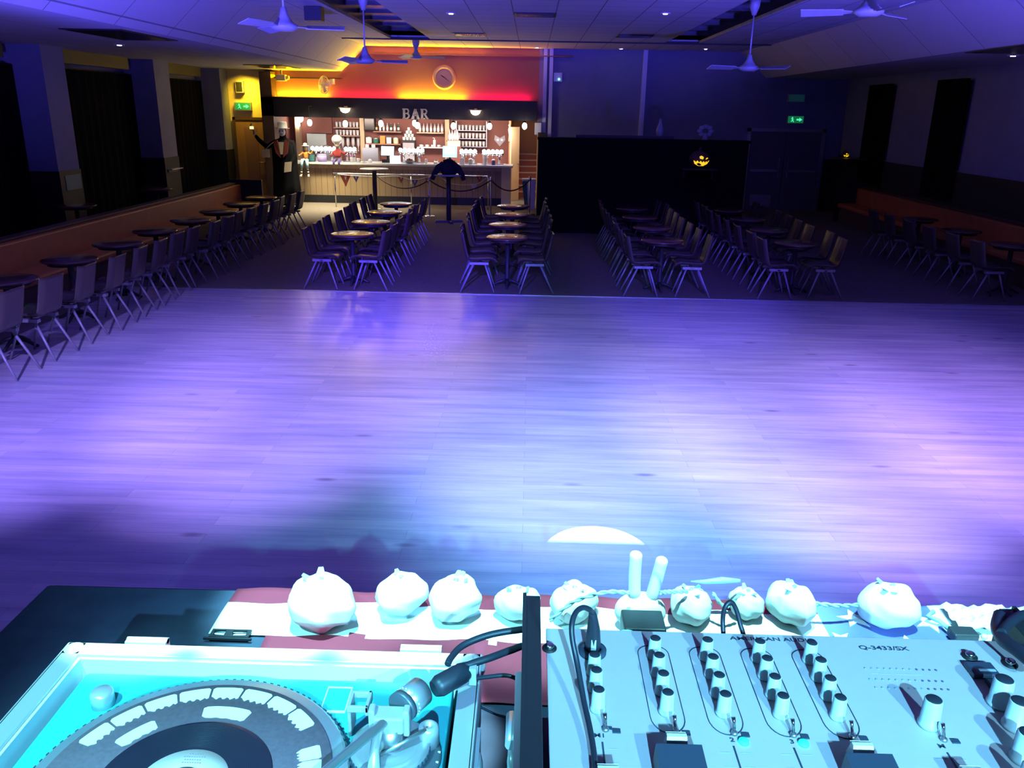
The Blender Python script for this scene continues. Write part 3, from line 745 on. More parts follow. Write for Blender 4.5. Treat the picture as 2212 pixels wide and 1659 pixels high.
for s_ in (-1, 1):
    MB().tube([(s_*.10, -.05, .22), (s_*.22, -.08, .14), (s_*.31, -.1, -.0), (s_*.35, -.12, -.12)], [.07, .075, .06, .045], 10).build('sleeve', 'black_cloth', t)
MB().tube([(-.09, -.1, .28), (0, -.14, .31), (.1, -.1, .28)], .03, 8).build('collar', 'black_cloth', t)

# ------------------------------------------------------------------ rope barrier and steel rail before the bar
posts = [(-2.40, 19.9), (-.95, 20.2), (-3.9, 21.2), (-.02, 20.6)]
nms = ['chrome rope post beside the draped pedestal table', 'dark rope post right of the draped pedestal table', 'chrome rope post behind the empty pedestal table', 'rope post near the dark partition corner']
for (x, y), lb in zip(posts, nms):
    t = thing('rope_post', lb, 'post', (x, y, 0), 0, 'rope barrier posts')
    MB().lathe([(.001, 0), (.15, 0), (.14, .02), (.03, .04), (.001, .04)], n=20).build('base', 'chrome', t)
    MB().cyl((0, 0, .03), (0, 0, .84), .019, n=10).build('pole', 'steel', t)
    MB().lathe([(.02, .82), (.035, .83), (.035, .87), (.02, .89), (.03, .91), (.001, .93)], n=12).build('cap', 'chrome', t)
ropes = [((-3.9, 21.2), (-2.40, 19.9), 'rope sagging between the posts behind the empty pedestal table'), ((-2.40, 19.9), (-.95, 20.2), 'rope sagging behind the draped pedestal table'),
         ((-.95, 20.2), (-.02, 20.6), 'rope sagging across the passage entrance')]
for a, b_, lb in ropes:
    pts = []
    for i in range(13):
        u = i / 12; pts.append((a[0] + (b_[0]-a[0])*u, a[1] + (b_[1]-a[1])*u, .85 - .26*(1 - (2*u-1)**2)))
    tag(MB().tube(pts, .016, 8).build('barrier_rope', 'rope'), lb, 'rope', 'barrier ropes')
t = thing('steel_rail', 'long chrome hoop rail standing in front of the bar', 'rail', (0, 21.5, 0))
MB().tube(spline([(-5.0, 0, .78), (-4.97, 0, .82), (-4.9, 0, .835), (-3.0, 0, .835), (-1.25, 0, .835), (-1.12, 0, .82), (-1.08, 0, .78)], 4), .016, 8).build('top_bar', 'chrome', t)
for x in (-5.0, -3.05, -1.08): MB().cyl((x, 0, 0), (x, 0, .80), .014, n=8).build('leg', 'chrome', t)
# bunting on the rail
g = 'bunting flags on the rail before the bar'
for i, (x, z, m, lb) in enumerate(((-4.72, .68, 'bunt_red', 'large red bunting flag at the left end of the rail'), (-4.45, .66, 'bunt_blue', 'purple bunting flag turned over beside the large red one'),
        (-3.3, .66, 'bunt_red', 'red bunting flag just right of the empty pedestal table'), (-2.95, .58, 'bunt_blue', 'purple bunting flag at the lowest sag of the cord'),
        (-2.62, .66, 'bunt_red', 'red bunting flag left of the chrome post'), (-2.1, .50, 'bunt_blue', 'purple bunting flag left of the draped table stem'), (-1.45, .50, 'bunt_white', 'pale bunting flag right of the draped table stem'),
        (-1.3, .70, 'bunt_red', 'red bunting flag near the right end of the rail'))):
    s_ = .24 if i == 0 else .14
    t = thing('bunting_flag', lb, 'flag', (x, 21.48, z + .14), 0, g)
    MB().prism([(-s_*.6, 0), (s_*.6, 0), (0, -s_*1.3)], -.003, .003).xf(Matrix.Rotation(PI/2, 4, 'X')).build('cloth', m, t)
    MB().prism([(-s_*.15, -s_*.2), (s_*.15, -s_*.2), (0, -s_*.6)], .003, .006).xf(Matrix.Rotation(PI/2, 4, 'X')).build('motif', 'bunt_white', t)
tag(MB().tube(spline([(-4.95, 21.47, .83), (-4.6, 21.47, .80), (-3.9, 21.47, .78), (-3.4, 21.47, .80), (-2.95, 21.47, .72), (-2.4, 21.47, .83), (-2.0, 21.47, .64), (-1.4, 21.47, .64), (-1.1, 21.47, .83)], 5), .005, 5).build('bunting_string', 'white_plastic'),
    'thin pale cord of the bunting hanging under the rail', 'cord')
# bin at the passage
t = thing('waste_bin', 'tall bin with bright white side at the partition corner', 'bin', (-.02, 21.9, 0))
MB().hexa([(-.03, -.15, 0), (.14, -.15, 0), (.14, .15, 0), (-.03, .15, 0), (-.08, -.18, .72), (.15, -.18, .72), (.15, .18, .72), (-.08, .18, .72)]).build('body', 'white_plastic', t)
MB().hexa([(-.12, -.14, 0), (-.03, -.14, 0), (-.03, .14, 0), (-.12, .14, 0), (-.20, -.17, .70), (-.08, -.17, .70), (-.08, .17, .70), (-.20, .17, .70)]).build('side', 'teal_bin', t)
MB().box(-.2, .15, -.18, .18, .72, .77).build('lid', 'white_plastic', t, .01)
# ------------------------------------------------------------------ the bar
t = thing('bar_counter', 'long wooden plank bar counter with pale top', 'counter', (0, 22.4, 0))
MB().box(-6.36, -.78, .05, .60, .20, 1.0).build('front_cladding', 'bar_grain', t)
MB().box(-.78, -.53, .03, .62, 0, 1.0).build('end_panel', 'cream', t)
MB().box(-6.36, -.78, .04, .60, 0, .20).build('plinth', 'black', t)
MB().box(-6.42, -.48, -.08, .70, 1.0, 1.055).build('worktop', 'bar_top', t, .008)
MB().box(-6.36, -.8, .025, .05, .90, 1.0).build('rail_board', 'bar_wood', t)
# back bar
t = thing('back_counter', 'dark counter running along the wall behind the bar', 'counter', (0, 24.2, 0))
MB().box(-6.95, -.75, .0, .57, 0, .92).build('cupboards', 'maroon', t)
MB().box(-6.95, -.72, -.03, .58, .92, .96).build('worktop', 'bar_top', t)
for i in range(6): MB().box(-6.85 + i, -5.95 + i, -.015, 0, .1, .85).build('door', 'shelf', t)
def board(x0, x1, z, label, m='shelf', y0=24.45):
    o = MB().box(x0, x1, y0, 24.79, z - .03, z).build('wall_shelf', m); return tag(o, label, 'shelf', 'shelves behind the bar')
board(-5.65, -4.92, 1.90, 'upper glass shelf at the left of the back bar'); board(-5.65, -4.92, 1.68, 'lower glass shelf at the left of the back bar')
board(-4.52, -3.72, 1.81, 'bottle shelf right of the black loudspeaker behind the bar'); board(-4.75, -3.75, 1.47, 'long low shelf of cups and jars behind the bar')
board(-3.28, -2.52, 1.80, 'bottle shelf below the right part of the bar sign', 'bar_wood'); board(-3.28, -2.45, 1.40, 'pale cup shelf right of the tin pyramid', 'white_plastic')
for x, lb in ((-6.72, 'pale post at the far left behind the bar'), (-4.86, 'pale wooden post beside the black loudspeaker'), (-2.42, 'wooden post left of the wire glass rack')):
    tag(MB().box(x - .06, x + .06, 24.55, 24.78, .96, 2.6).build('shelf_post', 'bar_wood'), lb, 'post')
tag(MB().box(-6.45, -5.75, 24.70, 24.79, 1.72, 2.25).build('maroon_board', 'maroon'), 'blank maroon board on the wall behind the left taps', 'board')
tag(MB().box(-6.5, -5.95, 24.72, 24.79, 1.2, 1.70).build('splashback', 'teal_tile'), 'pale bluish panel below the maroon board', 'panel')
t = thing('loudspeaker', 'black loudspeaker hung behind the bar beside the wooden post', 'speaker', (-4.62, 24.55, 1.83))
MB().box(-.15, .15, -.12, .12, 0, .34).build('cabinet', 'black', t, .015); MB().box(-.13, .13, -.13, -.12, .03, .31).build('grille', 'blackgloss', t); MB().box(-.03, .03, .12, .2, .12, .2).build('bracket', 'steel', t)
# wire glass rack on the right
t = thing('glass_rack', 'wide wire rack full of glasses at the right of the back bar', 'rack', (-1.72, 24.5, 1.42))
b = MB()
for z in (0, .22, .44):
    b.box(-.42, .42, -.03, .24, z, z + .012)
b.box(-.44, -.42, -.03, .24, 0, .7).box(.42, .44, -.03, .24, 0, .7)
b.build('frame', 'steel', t)
# loose glassware: one of each kind, then copies
def glass0(label, g):
    t = thing('pint_glass', label, 'glass', (0, 0, 0), 0, g)
    MB().lathe([(.001, 0), (.030, 0), (.033, .02), (.042, .145), (.038, .145), (.030, .02), (.001, .018)], n=12, cap=False).build('bowl', 'glassy', t); return t
def bottle0(label, g, m, lm):
    t = thing('bottle', label, 'bottle', (0, 0, 0), 0, g)
    MB().lathe([(.001, 0), (.040, 0), (.042, .02), (.042, .17), (.018, .225), (.015, .29), (.001, .29)], n=12).build('body', m, t)
    MB().lathe([(.0435, .05), (.0435, .14)], n=12, cap=False).build('label', lm, t)
    MB().lathe([(.001, .30), (.017, .298), (.017, .27), (.016, .27)], n=10).build('cap', 'steel', t); return t
protos = {}
def put(kind, loc, label, g, s=1.0, parts=True):
    if kind not in protos:
        protos[kind] = {'glass': lambda: glass0(label, g), 'bc': lambda: bottle0(label, g, 'glassy', 'label_white'),
                        'bg': lambda: bottle0(label, g, 'green_glass', 'label_white'), 'bb': lambda: bottle0(label, g, 'brown_glass', 'cream')}[kind]()
        o = protos[kind]; o.location = loc
    else: o = dup(protos[kind], loc, 0, label, g, parts)
    o.scale = (s, s, s); return o
for z, g in ((1.90, 'upper'), (1.68, 'lower')):
    for i in range(7): put('glass', (-5.58 + i*.098, 24.56, z), f'clear glass in the {g} row of the left glass shelves', f'glasses in the {g} row of the left shelves')
for z, g in ((.012, 'lowest'), (.232, 'middle'), (.452, 'top')):
    for i in range(8): put('glass', (-2.07 + i*.1, 24.55, 1.42 + z), f'clear glass on the {g} tier of the wire rack', f'glasses on the {g} tier of the wire rack')
for i in range(7): put(rng.choice(['bc', 'bb', 'bc', 'bg']), (-4.45 + i*.105, 24.6, 1.81), ['bottle right beside the black loudspeaker', 'second bottle right of the black loudspeaker', 'third bottle right of the black loudspeaker', 'middle bottle on the shelf beside the loudspeaker', 'third bottle left of the tin pyramid', 'second bottle left of the tin pyramid', 'bottle closest left of the tin pyramid'][i], 'bottles on the shelf beside the loudspeaker', .75)
for i in range(7): put('bc', (-3.2 + i*.105, 24.6, 1.80), 'clear bottle in the row below the bar sign', 'clear bottles below the bar sign', .85)
for i, (x, k) in enumerate(((-2.40, 'bg'), (-2.30, 'bc'), (-2.18, 'bc'), (-2.08, 'bg'))):
    pass
for i in range(4): put('bc', (-2.33 + i*.075, 24.35, 1.60), f'tall bottle above the cream sign, {["left", "second from left", "third from left", "right"][i]} of four', 'bottles above the cream sign', 1.0)
tag(MB().box(-2.42, -2.02, 24.25, 24.45, 1.56, 1.60).build('bottle_shelf', 'shelf'), 'short shelf of bottles above the cream sign', 'shelf')
def simple(name, mk, m, label, cat, loc, g=None, extra=None):
    t = thing(name, label, cat, loc, 0, g)
    mk.build('body', m, t)
    if extra:
        for n, mb_, mm in extra: mb_.build(n, mm, t)
    return t
def cyl_mb(r, h, n=14): return MB().lathe([(.001, 0), (r*.92, 0), (r, h*.1), (r, h*.9), (r*.95, h), (.001, h)], n=n)
def box_mb(a, b, c): return MB().box(-a/2, a/2, -b/2, b/2, 0, c)
lid = lambda r, z: ('lid', MB().lathe([(.001, z + .03), (r*.4, z + .028), (r*1.04, z + .005), (r*1.04, z - .015), (r, z - .015)], n=14), 'steel')
simple('tin_box', cyl_mb(.09, .17), 'label_white', 'white tin standing left of the green tin on the low shelf', 'tin', (-4.68, 24.6, 1.47), None, [lid(.09, .17)])
simple('tin_box', cyl_mb(.08, .14), 'green_glass', 'dark green tin on the long low shelf', 'tin', (-4.48, 24.6, 1.47), None, [lid(.08, .14)])
simple('snack_bag', box_mb(.14, .08, .19), 'orange', 'orange packet on the long low shelf', 'packet', (-4.28, 24.6, 1.47), None, [('seal', MB().box(-.07, .07, -.01, .01, .19, .21), 'orange')])
simple('snack_bag', box_mb(.13, .08, .17), 'label_white', 'white packet beside the orange packet', 'packet', (-4.1, 24.6, 1.47), None, [('seal', MB().box(-.065, .065, -.01, .01, .17, .19), 'green_glass')])
simple('jar', cyl_mb(.075, .17), 'cream', 'yellow jar on the long low shelf near the tin pyramid', 'jar', (-3.90, 24.6, 1.47), None, [lid(.075, .17)])
for i, x in enumerate((-4.68, -4.5)):
    simple('cup', cyl_mb(.055, .085), 'white_plastic', f'white cup on the back counter under the tins, {"left" if i == 0 else "right"} of two', 'cup', (x, 24.3, 1.36), None, [('saucer', MB().lathe([(.001, -.0), (.08, .01), (.06, -.002)], n=14), 'white_plastic')])
tag(MB().box(-4.8, -4.35, 24.18, 24.42, .96, 1.36).build('coffee_machine', 'steel'), 'steel coffee machine carrying the two white cups', 'machine')
t = simple('display_box', box_mb(.36, .25, .62), 'black', 'dark display box with pale front under the pyramid of tins', 'box', (-3.50, 24.45, .96), None, [('front_panel', MB().box(-.16, .16, -.13, -.125, .08, .55), 'grey_plastic')])
n_ = 0
for row, cnt in enumerate((4, 3, 2, 1)):
    for k in range(cnt):
        x = -3.50 + (k - (cnt-1)/2) * .095
        simple('small_tin', cyl_mb(.042, .085, 10), 'teal_tile', ['pale tin in the bottom row of the pyramid', 'pale tin in the second row of the pyramid', 'pale tin in the third row of the pyramid', 'single pale tin topping the pyramid'][row], 'tin', (x, 24.45, 1.58 + row*.088), 'pale tins stacked in a pyramid')
for i in range(4): simple('cup', cyl_mb(.05, .06, 12), 'white_plastic', 'white cup on the pale shelf right of the tin pyramid', 'cup', (-3.18 + i*.17, 24.6, 1.40), 'white cups on the pale shelf', [('handle', MB().tube([(.05, 0, .045), (.075, 0, .035), (.05, 0, .015)], .006, 5), 'white_plastic')])
simple('soap_bottle', cyl_mb(.04, .2), 'white_plastic', 'white pump bottle on the pale cup shelf', 'bottle', (-2.78, 24.5, 1.40), None, [('pump', MB().cyl((0, 0, .2), (0, 0, .25), .012).box(-.05, .01, -.01, .01, .24, .255), 'white_plastic')])
for i, (x, r) in enumerate(((-5.87, .16), (-5.55, .13))):
    simple('steel_urn', cyl_mb(r, .42), 'steel', ['large steel urn behind the left taps', 'smaller steel urn beside the large one'][i], 'urn', (x, 24.35, .96), None, [lid(r, .42)])
simple('cream_sign', box_mb(.36, .04, .15), 'cream', 'cream rectangular sign above the blue till screen', 'sign', (-2.2, 24.25, 1.44), None, [('border', MB().box(-.17, .17, -.025, -.02, .02, .06), 'label_white')])
tag(MB().box(-2.4, -2.0, 24.2, 24.35, .96, 1.44).build('till_cabinet', 'maroon'), 'dark cabinet under the cream sign', 'cabinet')
for i in range(4): simple('spirit_optic', MB().lathe([(.001, .35), (.045, .34), (.045, .14), (.018, .08), (.016, 0), (.001, 0)], n=12), 'glassy', 'upturned bottle hanging low under the left shelves', 'bottle', (-5.45 + i*.15, 24.66, 1.28), 'upturned bottles under the left shelves', [('measure', MB().lathe([(.001, 0), (.022, 0), (.022, -.06), (.001, -.06)], n=10), 'chrome')])
# owl-like metal mask on the right
t = thing('metal_mask', 'grey winged metal ornament hung on the brown wall right of the rack', 'ornament', (-.92, 24.80, 1.62))
b = MB().prism([(0, -.18), (.09, -.08), (.16, 0), (.14, .13), (.05, .08), (0, .05), (-.05, .08), (-.14, .13), (-.16, 0), (-.09, -.08)], 0, .03).xf(Matrix.Rotation(PI/2, 4, 'X'))
b.build('plate', 'grey_plastic', t)
for s_ in (-1, 1): MB().cyl((s_*.06, -.03, .0), (s_*.06, -.05, .0), .035).build('eye', 'steel', t)
t = thing('wall_sconce', 'small ornate golden bracket on the brown wall', 'sconce', (-.62, 23.85, 1.8))
MB().lathe([(.001, -.2), (.03, -.18), (.02, 0), (.04, .12), (.02, .2), (.001, .22)], n=10).build('stem', 'cream', t); MB().ball((0, 0, .24), .035).build('finial', 'cream', t)
# beer fonts with glowing lenses
def font(x0, x1, n, label):
    cx = (x0 + x1)/2; h = (x1 - x0)/2
    t = thing('beer_font', label, 'tap', (cx, 22.85, 1.055), 0, 'beer fonts along the counter')
    MB().cyl((-h, 0, .26), (h, 0, .26), .035, n=14).cyl((-h*.6, 0, 0), (-h*.6, 0, .26), .03).cyl((h*.6, 0, 0), (h*.6, 0, .26), .03).build('manifold', 'chrome', t)
    for i in range(n):
        x = -h + (i + .5)*2*h/n
        MB().ball((x, -.05, .33), (.052, .03, .052), 12, 8).build('lens', 'lens', t)
        MB().tube([(x, -.03, .25), (x, -.10, .24), (x, -.11, .17)], .012, 6).build('spout', 'chrome', t)
        MB().cyl((x, -.03, .27), (x, -.05, .20), .012, n=6).build('handle', 'black', t)
    MB().box(-h, h, -.16, -.02, 0, .02).build('drip_tray', 'steel', t)
font(-5.92, -5.22, 6, 'wide beer font with glowing lenses at the left of the bar')
font(-5.02, -4.68, 3, 'small beer font beside the red figure with the white hat')
font(-3.56, -2.86, 6, 'wide beer font with glowing lenses right of the white screen')
font(-1.92, -1.45, 4, 'beer font with glowing lenses right of the jacket')
font(-1.32, -.74, 5, 'beer font with glowing lenses at the right end of the bar')
# tills
t = thing('till_screen', 'bright white till screen in the middle of the counter', 'till', (-3.84, 22.75, 1.055))
MB().box(-.14, .14, -.1, .12, 0, .08).build('base', 'black', t); MB().cyl((0, .02, .05), (0, .03, .2), .03).build('stand', 'black', t)
MB().hexa([(-.19, -.03, .17), (.19, -.03, .17), (.19, .01, .16), (-.19, .01, .16), (-.19, .04, .43), (.19, .04, .43), (.19, .08, .42), (-.19, .08, .42)]).build('monitor', 'black', t)
MB().hexa([(-.17, -.037, .185), (.17, -.037, .185), (.17, -.03, .185), (-.17, -.03, .185), (-.17, .03, .415), (.17, .03, .415), (.17, .036, .415), (-.17, .036, .415)]).build('screen', 'screen', t)
t = thing('white_printer', 'glowing white box beside the bright till screen', 'box', (-3.62, 22.62, 1.055))
MB().box(-.13, .13, -.08, .08, 0, .18).build('casing', 'screen', t, .015); MB().box(-.10, .10, -.02, .02, .18, .19).build('slot', 'grey_plastic', t)
t = thing('till_screen', 'blue-white till screen behind the jacket', 'till', (-2.18, 22.8, 1.055))
MB().box(-.14, .14, -.1, .12, 0, .08).build('base', 'black', t); MB().cyl((0, .02, .05), (0, .03, .2), .03).build('stand', 'black', t)
MB().hexa([(-.19, -.03, .17), (.19, -.03, .17), (.19, .01, .16), (-.19, .01, .16), (-.19, .04, .45), (.19, .04, .45), (.19, .08, .44), (-.19, .08, .44)]).build('monitor', 'screen_b', t)
MB().hexa([(-.15, -.039, .27), (.15, -.039, .27), (.15, -.03, .27), (-.15, -.03, .27), (-.15, .03, .42), (.12, .03, .42), (.12, .036, .42), (-.15, .036, .42)]).build('screen', 'screen', t)
# small things on the counter
for args in (
    ('ice_tub', MB().lathe([(.001, 0), (.09, 0), (.125, .05), (.12, .17), (.10, .19), (.001, .19)], n=18), 'lilac', 'round lilac tub on the counter under the left lenses', 'tub', (-5.56, 22.55, 1.055), None, [('lid', MB().lathe([(.001, .20), (.11, .2), (.115, .185)], n=18), 'lilac')]),
    ('framed_card', MB().hexa([(-.09, -.01, 0), (.09, -.01, 0), (.09, .02, 0), (-.09, .02, 0), (-.09, .03, .2), (.09, .03, .2), (.09, .05, .2), (-.09, .05, .2)]), 'black', 'dark framed card left of the lilac tub', 'frame', (-5.82, 22.5, 1.055), None, [('card', MB().hexa([(-.07, -.014, .02), (.07, -.014, .02), (.07, -.01, .02), (-.07, -.01, .02), (-.07, .022, .18), (.07, .022, .18), (.07, .026, .18), (-.07, .026, .18)]), 'teal_bin')]),
    ('small_pumpkin', MB().ball((0, 0, .05), (.075, .075, .05), 24, 10, lambda d, th, ph: 1 - .06*abs(math.sin(th*4))), 'orange', 'small orange pumpkin at the left of the counter', 'pumpkin', (-6.02, 22.6, 1.055), None, [('stem', MB().cyl((0, 0, .09), (.01, 0, .12), .01), 'brown_glass')]),
    ('straw_pot', cyl_mb(.05, .13), 'glassy', 'clear pot of straws right of the red figure', 'pot', (-4.75, 22.5, 1.055), None, [('straws', MB().cyl((0, 0, .1), (.02, 0, .24), .012).cyl((-.02, 0, .1), (-.05, 0, .22), .01), 'lilac')]),
    ('measuring_jug', cyl_mb(.05, .11), 'glassy', 'clear jug beside the clear straw pot', 'jug', (-4.58, 22.5, 1.055), None, [('handle', MB().tube([(.05, 0, .09), (.08, 0, .07), (.05, 0, .03)], .007, 5), 'glassy')]),
    ('sugar_bowl', cyl_mb(.055, .06), 'white_plastic', 'white bowl left of the bright till screen', 'bowl', (-4.28, 22.55, 1.055), None, [('mound', MB().ball((0, 0, .06), (.05, .05, .035), 12, 6), 'white_plastic')]),
    ('fruit_bowl', MB().lathe([(.001, 0), (.08, 0), (.15, .08), (.145, .085), (.001, .05)], n=20), 'grey_plastic', 'round bowl under the middle beer font', 'bowl', (-3.22, 22.5, 1.055), None, [('fruit', MB().ball((-.04, 0, .08), .045, 10, 6).ball((.05, .02, .08), .04, 10, 6).ball((0, -.03, .10), .04, 10, 6), 'brown_glass')]),
    ('salt_pot', cyl_mb(.035, .10), 'white_plastic', 'small white pot right of the middle beer font', 'pot', (-2.78, 22.5, 1.055), None, [('lid', MB().lathe([(.001, .13), (.03, .125), (.036, .1)], n=12), 'steel')]),
    ('card_machine', MB().hexa([(-.05, -.08, 0), (.05, -.08, 0), (.05, .08, 0), (-.05, .08, 0), (-.05, -.08, .05), (.05, -.08, .05), (.05, .08, .10), (-.05, .08, .10)]), 'white_plastic', 'pale card machine left of the draped jacket', 'card reader', (-2.52, 22.5, 1.055), None, [('display', MB().hexa([(-.04, .0, .079), (.04, .0, .079), (.04, .07, .099), (-.04, .07, .099), (-.04, .0, .082), (.04, .0, .082), (.04, .07, .102), (-.04, .07, .102)]), 'black')]),
    ('napkin_holder', box_mb(.12, .10, .15), 'white_plastic', 'white napkin holder right of the draped jacket', 'holder', (-1.82, 22.5, 1.055), None, [('napkins', MB().box(-.05, .05, -.04, .04, .15, .17), 'label_white')]),
    ('clear_jar', cyl_mb(.06, .13), 'glassy', 'clear jar between the white napkin holder and tall white cups', 'jar', (-1.60, 22.5, 1.055), None, [lid(.06, .13)]),
    ('white_cup_stack', MB().lathe([(.001, 0), (.045, 0), (.06, .24), (.001, .24)], n=14), 'white_plastic', 'tall stack of white cups near the right end of the counter', 'cups', (-1.22, 22.5, 1.055), None, [('rim', MB().lathe([(.06, .24), (.066, .25), (.06, .26)], n=14), 'white_plastic')]),
    ('blue_tub', cyl_mb(.05, .12), 'bunt_blue', 'dark blue tub right of the stack of white cups', 'tub', (-1.0, 22.55, 1.055), None, [lid(.05, .12)]),
    ('white_plate', MB().lathe([(.001, 0), (.05, 0), (.09, .02), (.088, .025), (.001, .008)], n=20), 'white_plastic', 'white plate lying right of the clear jug', 'plate', (-4.42, 22.45, 1.055), None, [('food', MB().ball((0, 0, .015), (.04, .04, .02), 10, 6), 'maroon')])):
    simple(*args)
# BAR sign, pendants, bowl lamps
t = thing('bar_sign', 'grey capital letters BAR mounted on the dark canopy', 'sign', (-3.36, 22.40, 2.185))
for i, chx in enumerate('BAR'):
    b = MB()
    def bar_(x0, z0, x1, z1, w_=.028):
        dx, dz = x1-x0, z1-z0; L_ = math.hypot(dx, dz); nx, nz = -dz/L_*w_, dx/L_*w_
        b.hexa([(x0+nx, -.03, z0+nz), (x1+nx, -.03, z1+nz), (x1-nx, -.03, z1-nz), (x0-nx, -.03, z0-nz), (x0+nx, .015, z0+nz), (x1+nx, .015, z1+nz), (x1-nx, .015, z1-nz), (x0-nx, .015, z0-nz)])
    if chx == 'A':
        bar_(.03, .02, .10, .24); bar_(.17, .02, .10, .24); bar_(.05, .09, .15, .09, .018); bar_(-.01, .012, .07, .012, .014); bar_(.13, .012, .21, .012, .014)
    else:
        bar_(.04, .0, .04, .25); bar_(0, .012, .12, .012, .014); bar_(0, .238, .12, .238, .014); bar_(.04, .13, .12, .13, .014)
        bar_(.12, .238, .155, .21, .018); bar_(.155, .21, .155, .17, .018); bar_(.155, .16, .12, .13, .018)
        if chx == 'B': bar_(.12, .13, .165, .10, .018); bar_(.165, .10, .165, .05, .018); bar_(.165, .05, .12, .012, .018)
        else: bar_(.10, .13, .16, .03, .022); bar_(.15, .012, .20, .02, .014)
    o = b.build('letter', 'sign_grey', t); o.location = (.0 + i*.235, 0, 0); o['label'] = f'letter {chx}'
pn = ['first from the left', 'second from the left', 'third from the left', 'rear one of the close pair below the sign', 'front one of the close pair below the sign', 'third from the right', 'second from the right', 'rightmost, before the passage']
for i, (x, y, z) in enumerate(((-5.73, 22.15, 2.05), (-4.81, 22.15, 2.04), (-3.89, 22.15, 2.06), (-3.12, 22.9, 2.07), (-2.95, 22.15, 2.03), (-2.02, 22.15, 2.03), (-1.09, 22.15, 2.04), (-.19, 22.15, 2.06))):
    t = thing('pendant_lamp', f'glowing pendant lamp over the bar, {pn[i]}', 'lamp', (x, y, z), 0, 'pendant lamps over the bar')
    MB().ball((0, 0, 0), (.062, .062, .085), 14, 10).build('bulb', 'bulb', t)
    MB().lathe([(.001, .13), (.03, .12), (.045, .08), (.02, .09)], n=12).build('holder', 'black', t)
    MB().tube([(0, 0, .12), (0, 0, .40), (0, (22.42 - y) if y < 22.42 else 0, .40 if y < 22.42 else .45)], .005, 5).build('cord', 'black', t)
for x, lb in ((-4.82, 'bowl lamp with brass rim on the canopy, above the left shelves'), (-1.46, 'bowl lamp with brass rim on the canopy, right of the sign')):
    t = thing('bowl_lamp', lb, 'lamp', (x, 22.26, 2.42), 0, 'bowl lamps on the canopy')
    MB().lathe([(.001, -.12), (.06, -.11), (.11, -.07), (.135, 0), (.001, 0)], n=20).build('shade', 'dome', t)
    MB().lathe([(.001, .02), (.16, .02), (.17, .0), (.14, -.005)], n=20).build('rim', 'cream', t)
    MB().box(-.03, .03, 0, .17, .0, .05).build('bracket', 'cream', t)
for x, z, r, lb in ((-6.62, 2.12, .11, 'larger bright lamp glowing behind the tall costumed figure'), (-6.68, 1.95, .07, 'smaller bright lamp glowing beside the tall costumed figure')):
    t = thing('wall_lamp', lb, 'lamp', (x, 24.5, z), 0, 'lamps behind the costumed figure')
    MB().ball((0, 0, 0), (r, r*.8, r), 14, 10).build('globe', 'bulb', t); MB().box(-.02, .02, .05, .3, -.02, .02).build('arm', 'steel', t)

# ------------------------------------------------------------------ costumed figures
def skin(name, verts, edges, m, parent, sub=2):
    me = bpy.data.meshes.new(name); me.from_pydata([v[:3] for v in verts], edges, []); me.materials.append(M[m])
    o = bpy.data.objects.new(name, me); COL.objects.link(o); o.parent = parent
    o.modifiers.new('skin', 'SKIN'); me.skin_vertices
    if not me.skin_vertices: 
        bm = bmesh.new(); bm.from_mesh(me); bm.verts.layers.skin.verify(); bm.to_mesh(me); bm.free()
    for i, v in enumerate(verts):
        s_ = me.skin_vertices[0].data[i]; s_.radius = (v[3], v[4] if len(v) > 4 else v[3]); s_.use_root = (i == 0)
    sb = o.modifiers.new('sub', 'SUBSURF'); sb.levels = sub; sb.render_levels = sub
    for p in me.polygons: p.use_smooth = True
    o.modifiers['skin'].use_smooth_shade = True
    return o
# tall figure in a dark cloak, left arm raised to the side, mask and hat
t = thing('costumed_figure', 'life-size masked figure in dark cloak and hat holding out a small lantern', 'figure', (-6.33, 21.75, 0))
skin('body', [(0, 0, .95, .20, .15), (0, 0, 1.20, .19, .14), (0, 0, 1.50, .22, .14), (0, 0, 1.66, .07), (0, -.01, 1.80, .10, .11), (0, -.01, 1.93, .10, .11),
              (-.20, 0, 1.56, .09), (-.42, -.03, 1.45, .07), (-.60, -.08, 1.62, .055), (-.68, -.10, 1.74, .04),
              (.20, 0, 1.55, .09), (.27, -.02, 1.28, .07), (.22, -.14, 1.07, .055), (.12, -.2, 1.03, .04),
              (-.10, 0, .85, .11), (-.11, 0, .45, .085), (-.12, 0, .10, .06), (-.12, -.12, .05, .045), (.10, 0, .85, .11), (.11, 0, .45, .085), (.12, 0, .10, .06), (.12, -.12, .05, .045)],
     [(0, 1), (1, 2), (2, 3), (3, 4), (4, 5), (2, 6), (6, 7), (7, 8), (8, 9), (2, 10), (10, 11), (11, 12), (12, 13), (0, 14), (14, 15), (15, 16), (16, 17), (0, 18), (18, 19), (19, 20), (20, 21)], 'robe', t)
cl = MB(); rr = []
for z, a, b_ in ((.06, .37, .27), (.5, .34, .25), (.95, .31, .22), (1.25, .31, .21), (1.5, .30, .19), (1.62, .16, .13)):
    rr.append([((a*(1 + .06*math.sin(7*u + z)))*math.cos(u), .02 + (b_*(1 + .06*math.sin(7*u)))*math.sin(u), z) for u in [2*PI*i/36 for i in range(36)]])
cl.rings(rr).build('cloak', 'robe', t)
for s_ in (-1, 1):
    MB().hexa([(s_*.03, -.20, 1.20), (s_*.15, -.19, 1.30), (s_*.18, -.16, 1.58), (s_*.09, -.17, 1.62), (s_*.03, -.24, 1.20), (s_*.15, -.23, 1.32), (s_*.20, -.20, 1.60), (s_*.10, -.21, 1.64)]).build('lapel', 'robe_red', t)
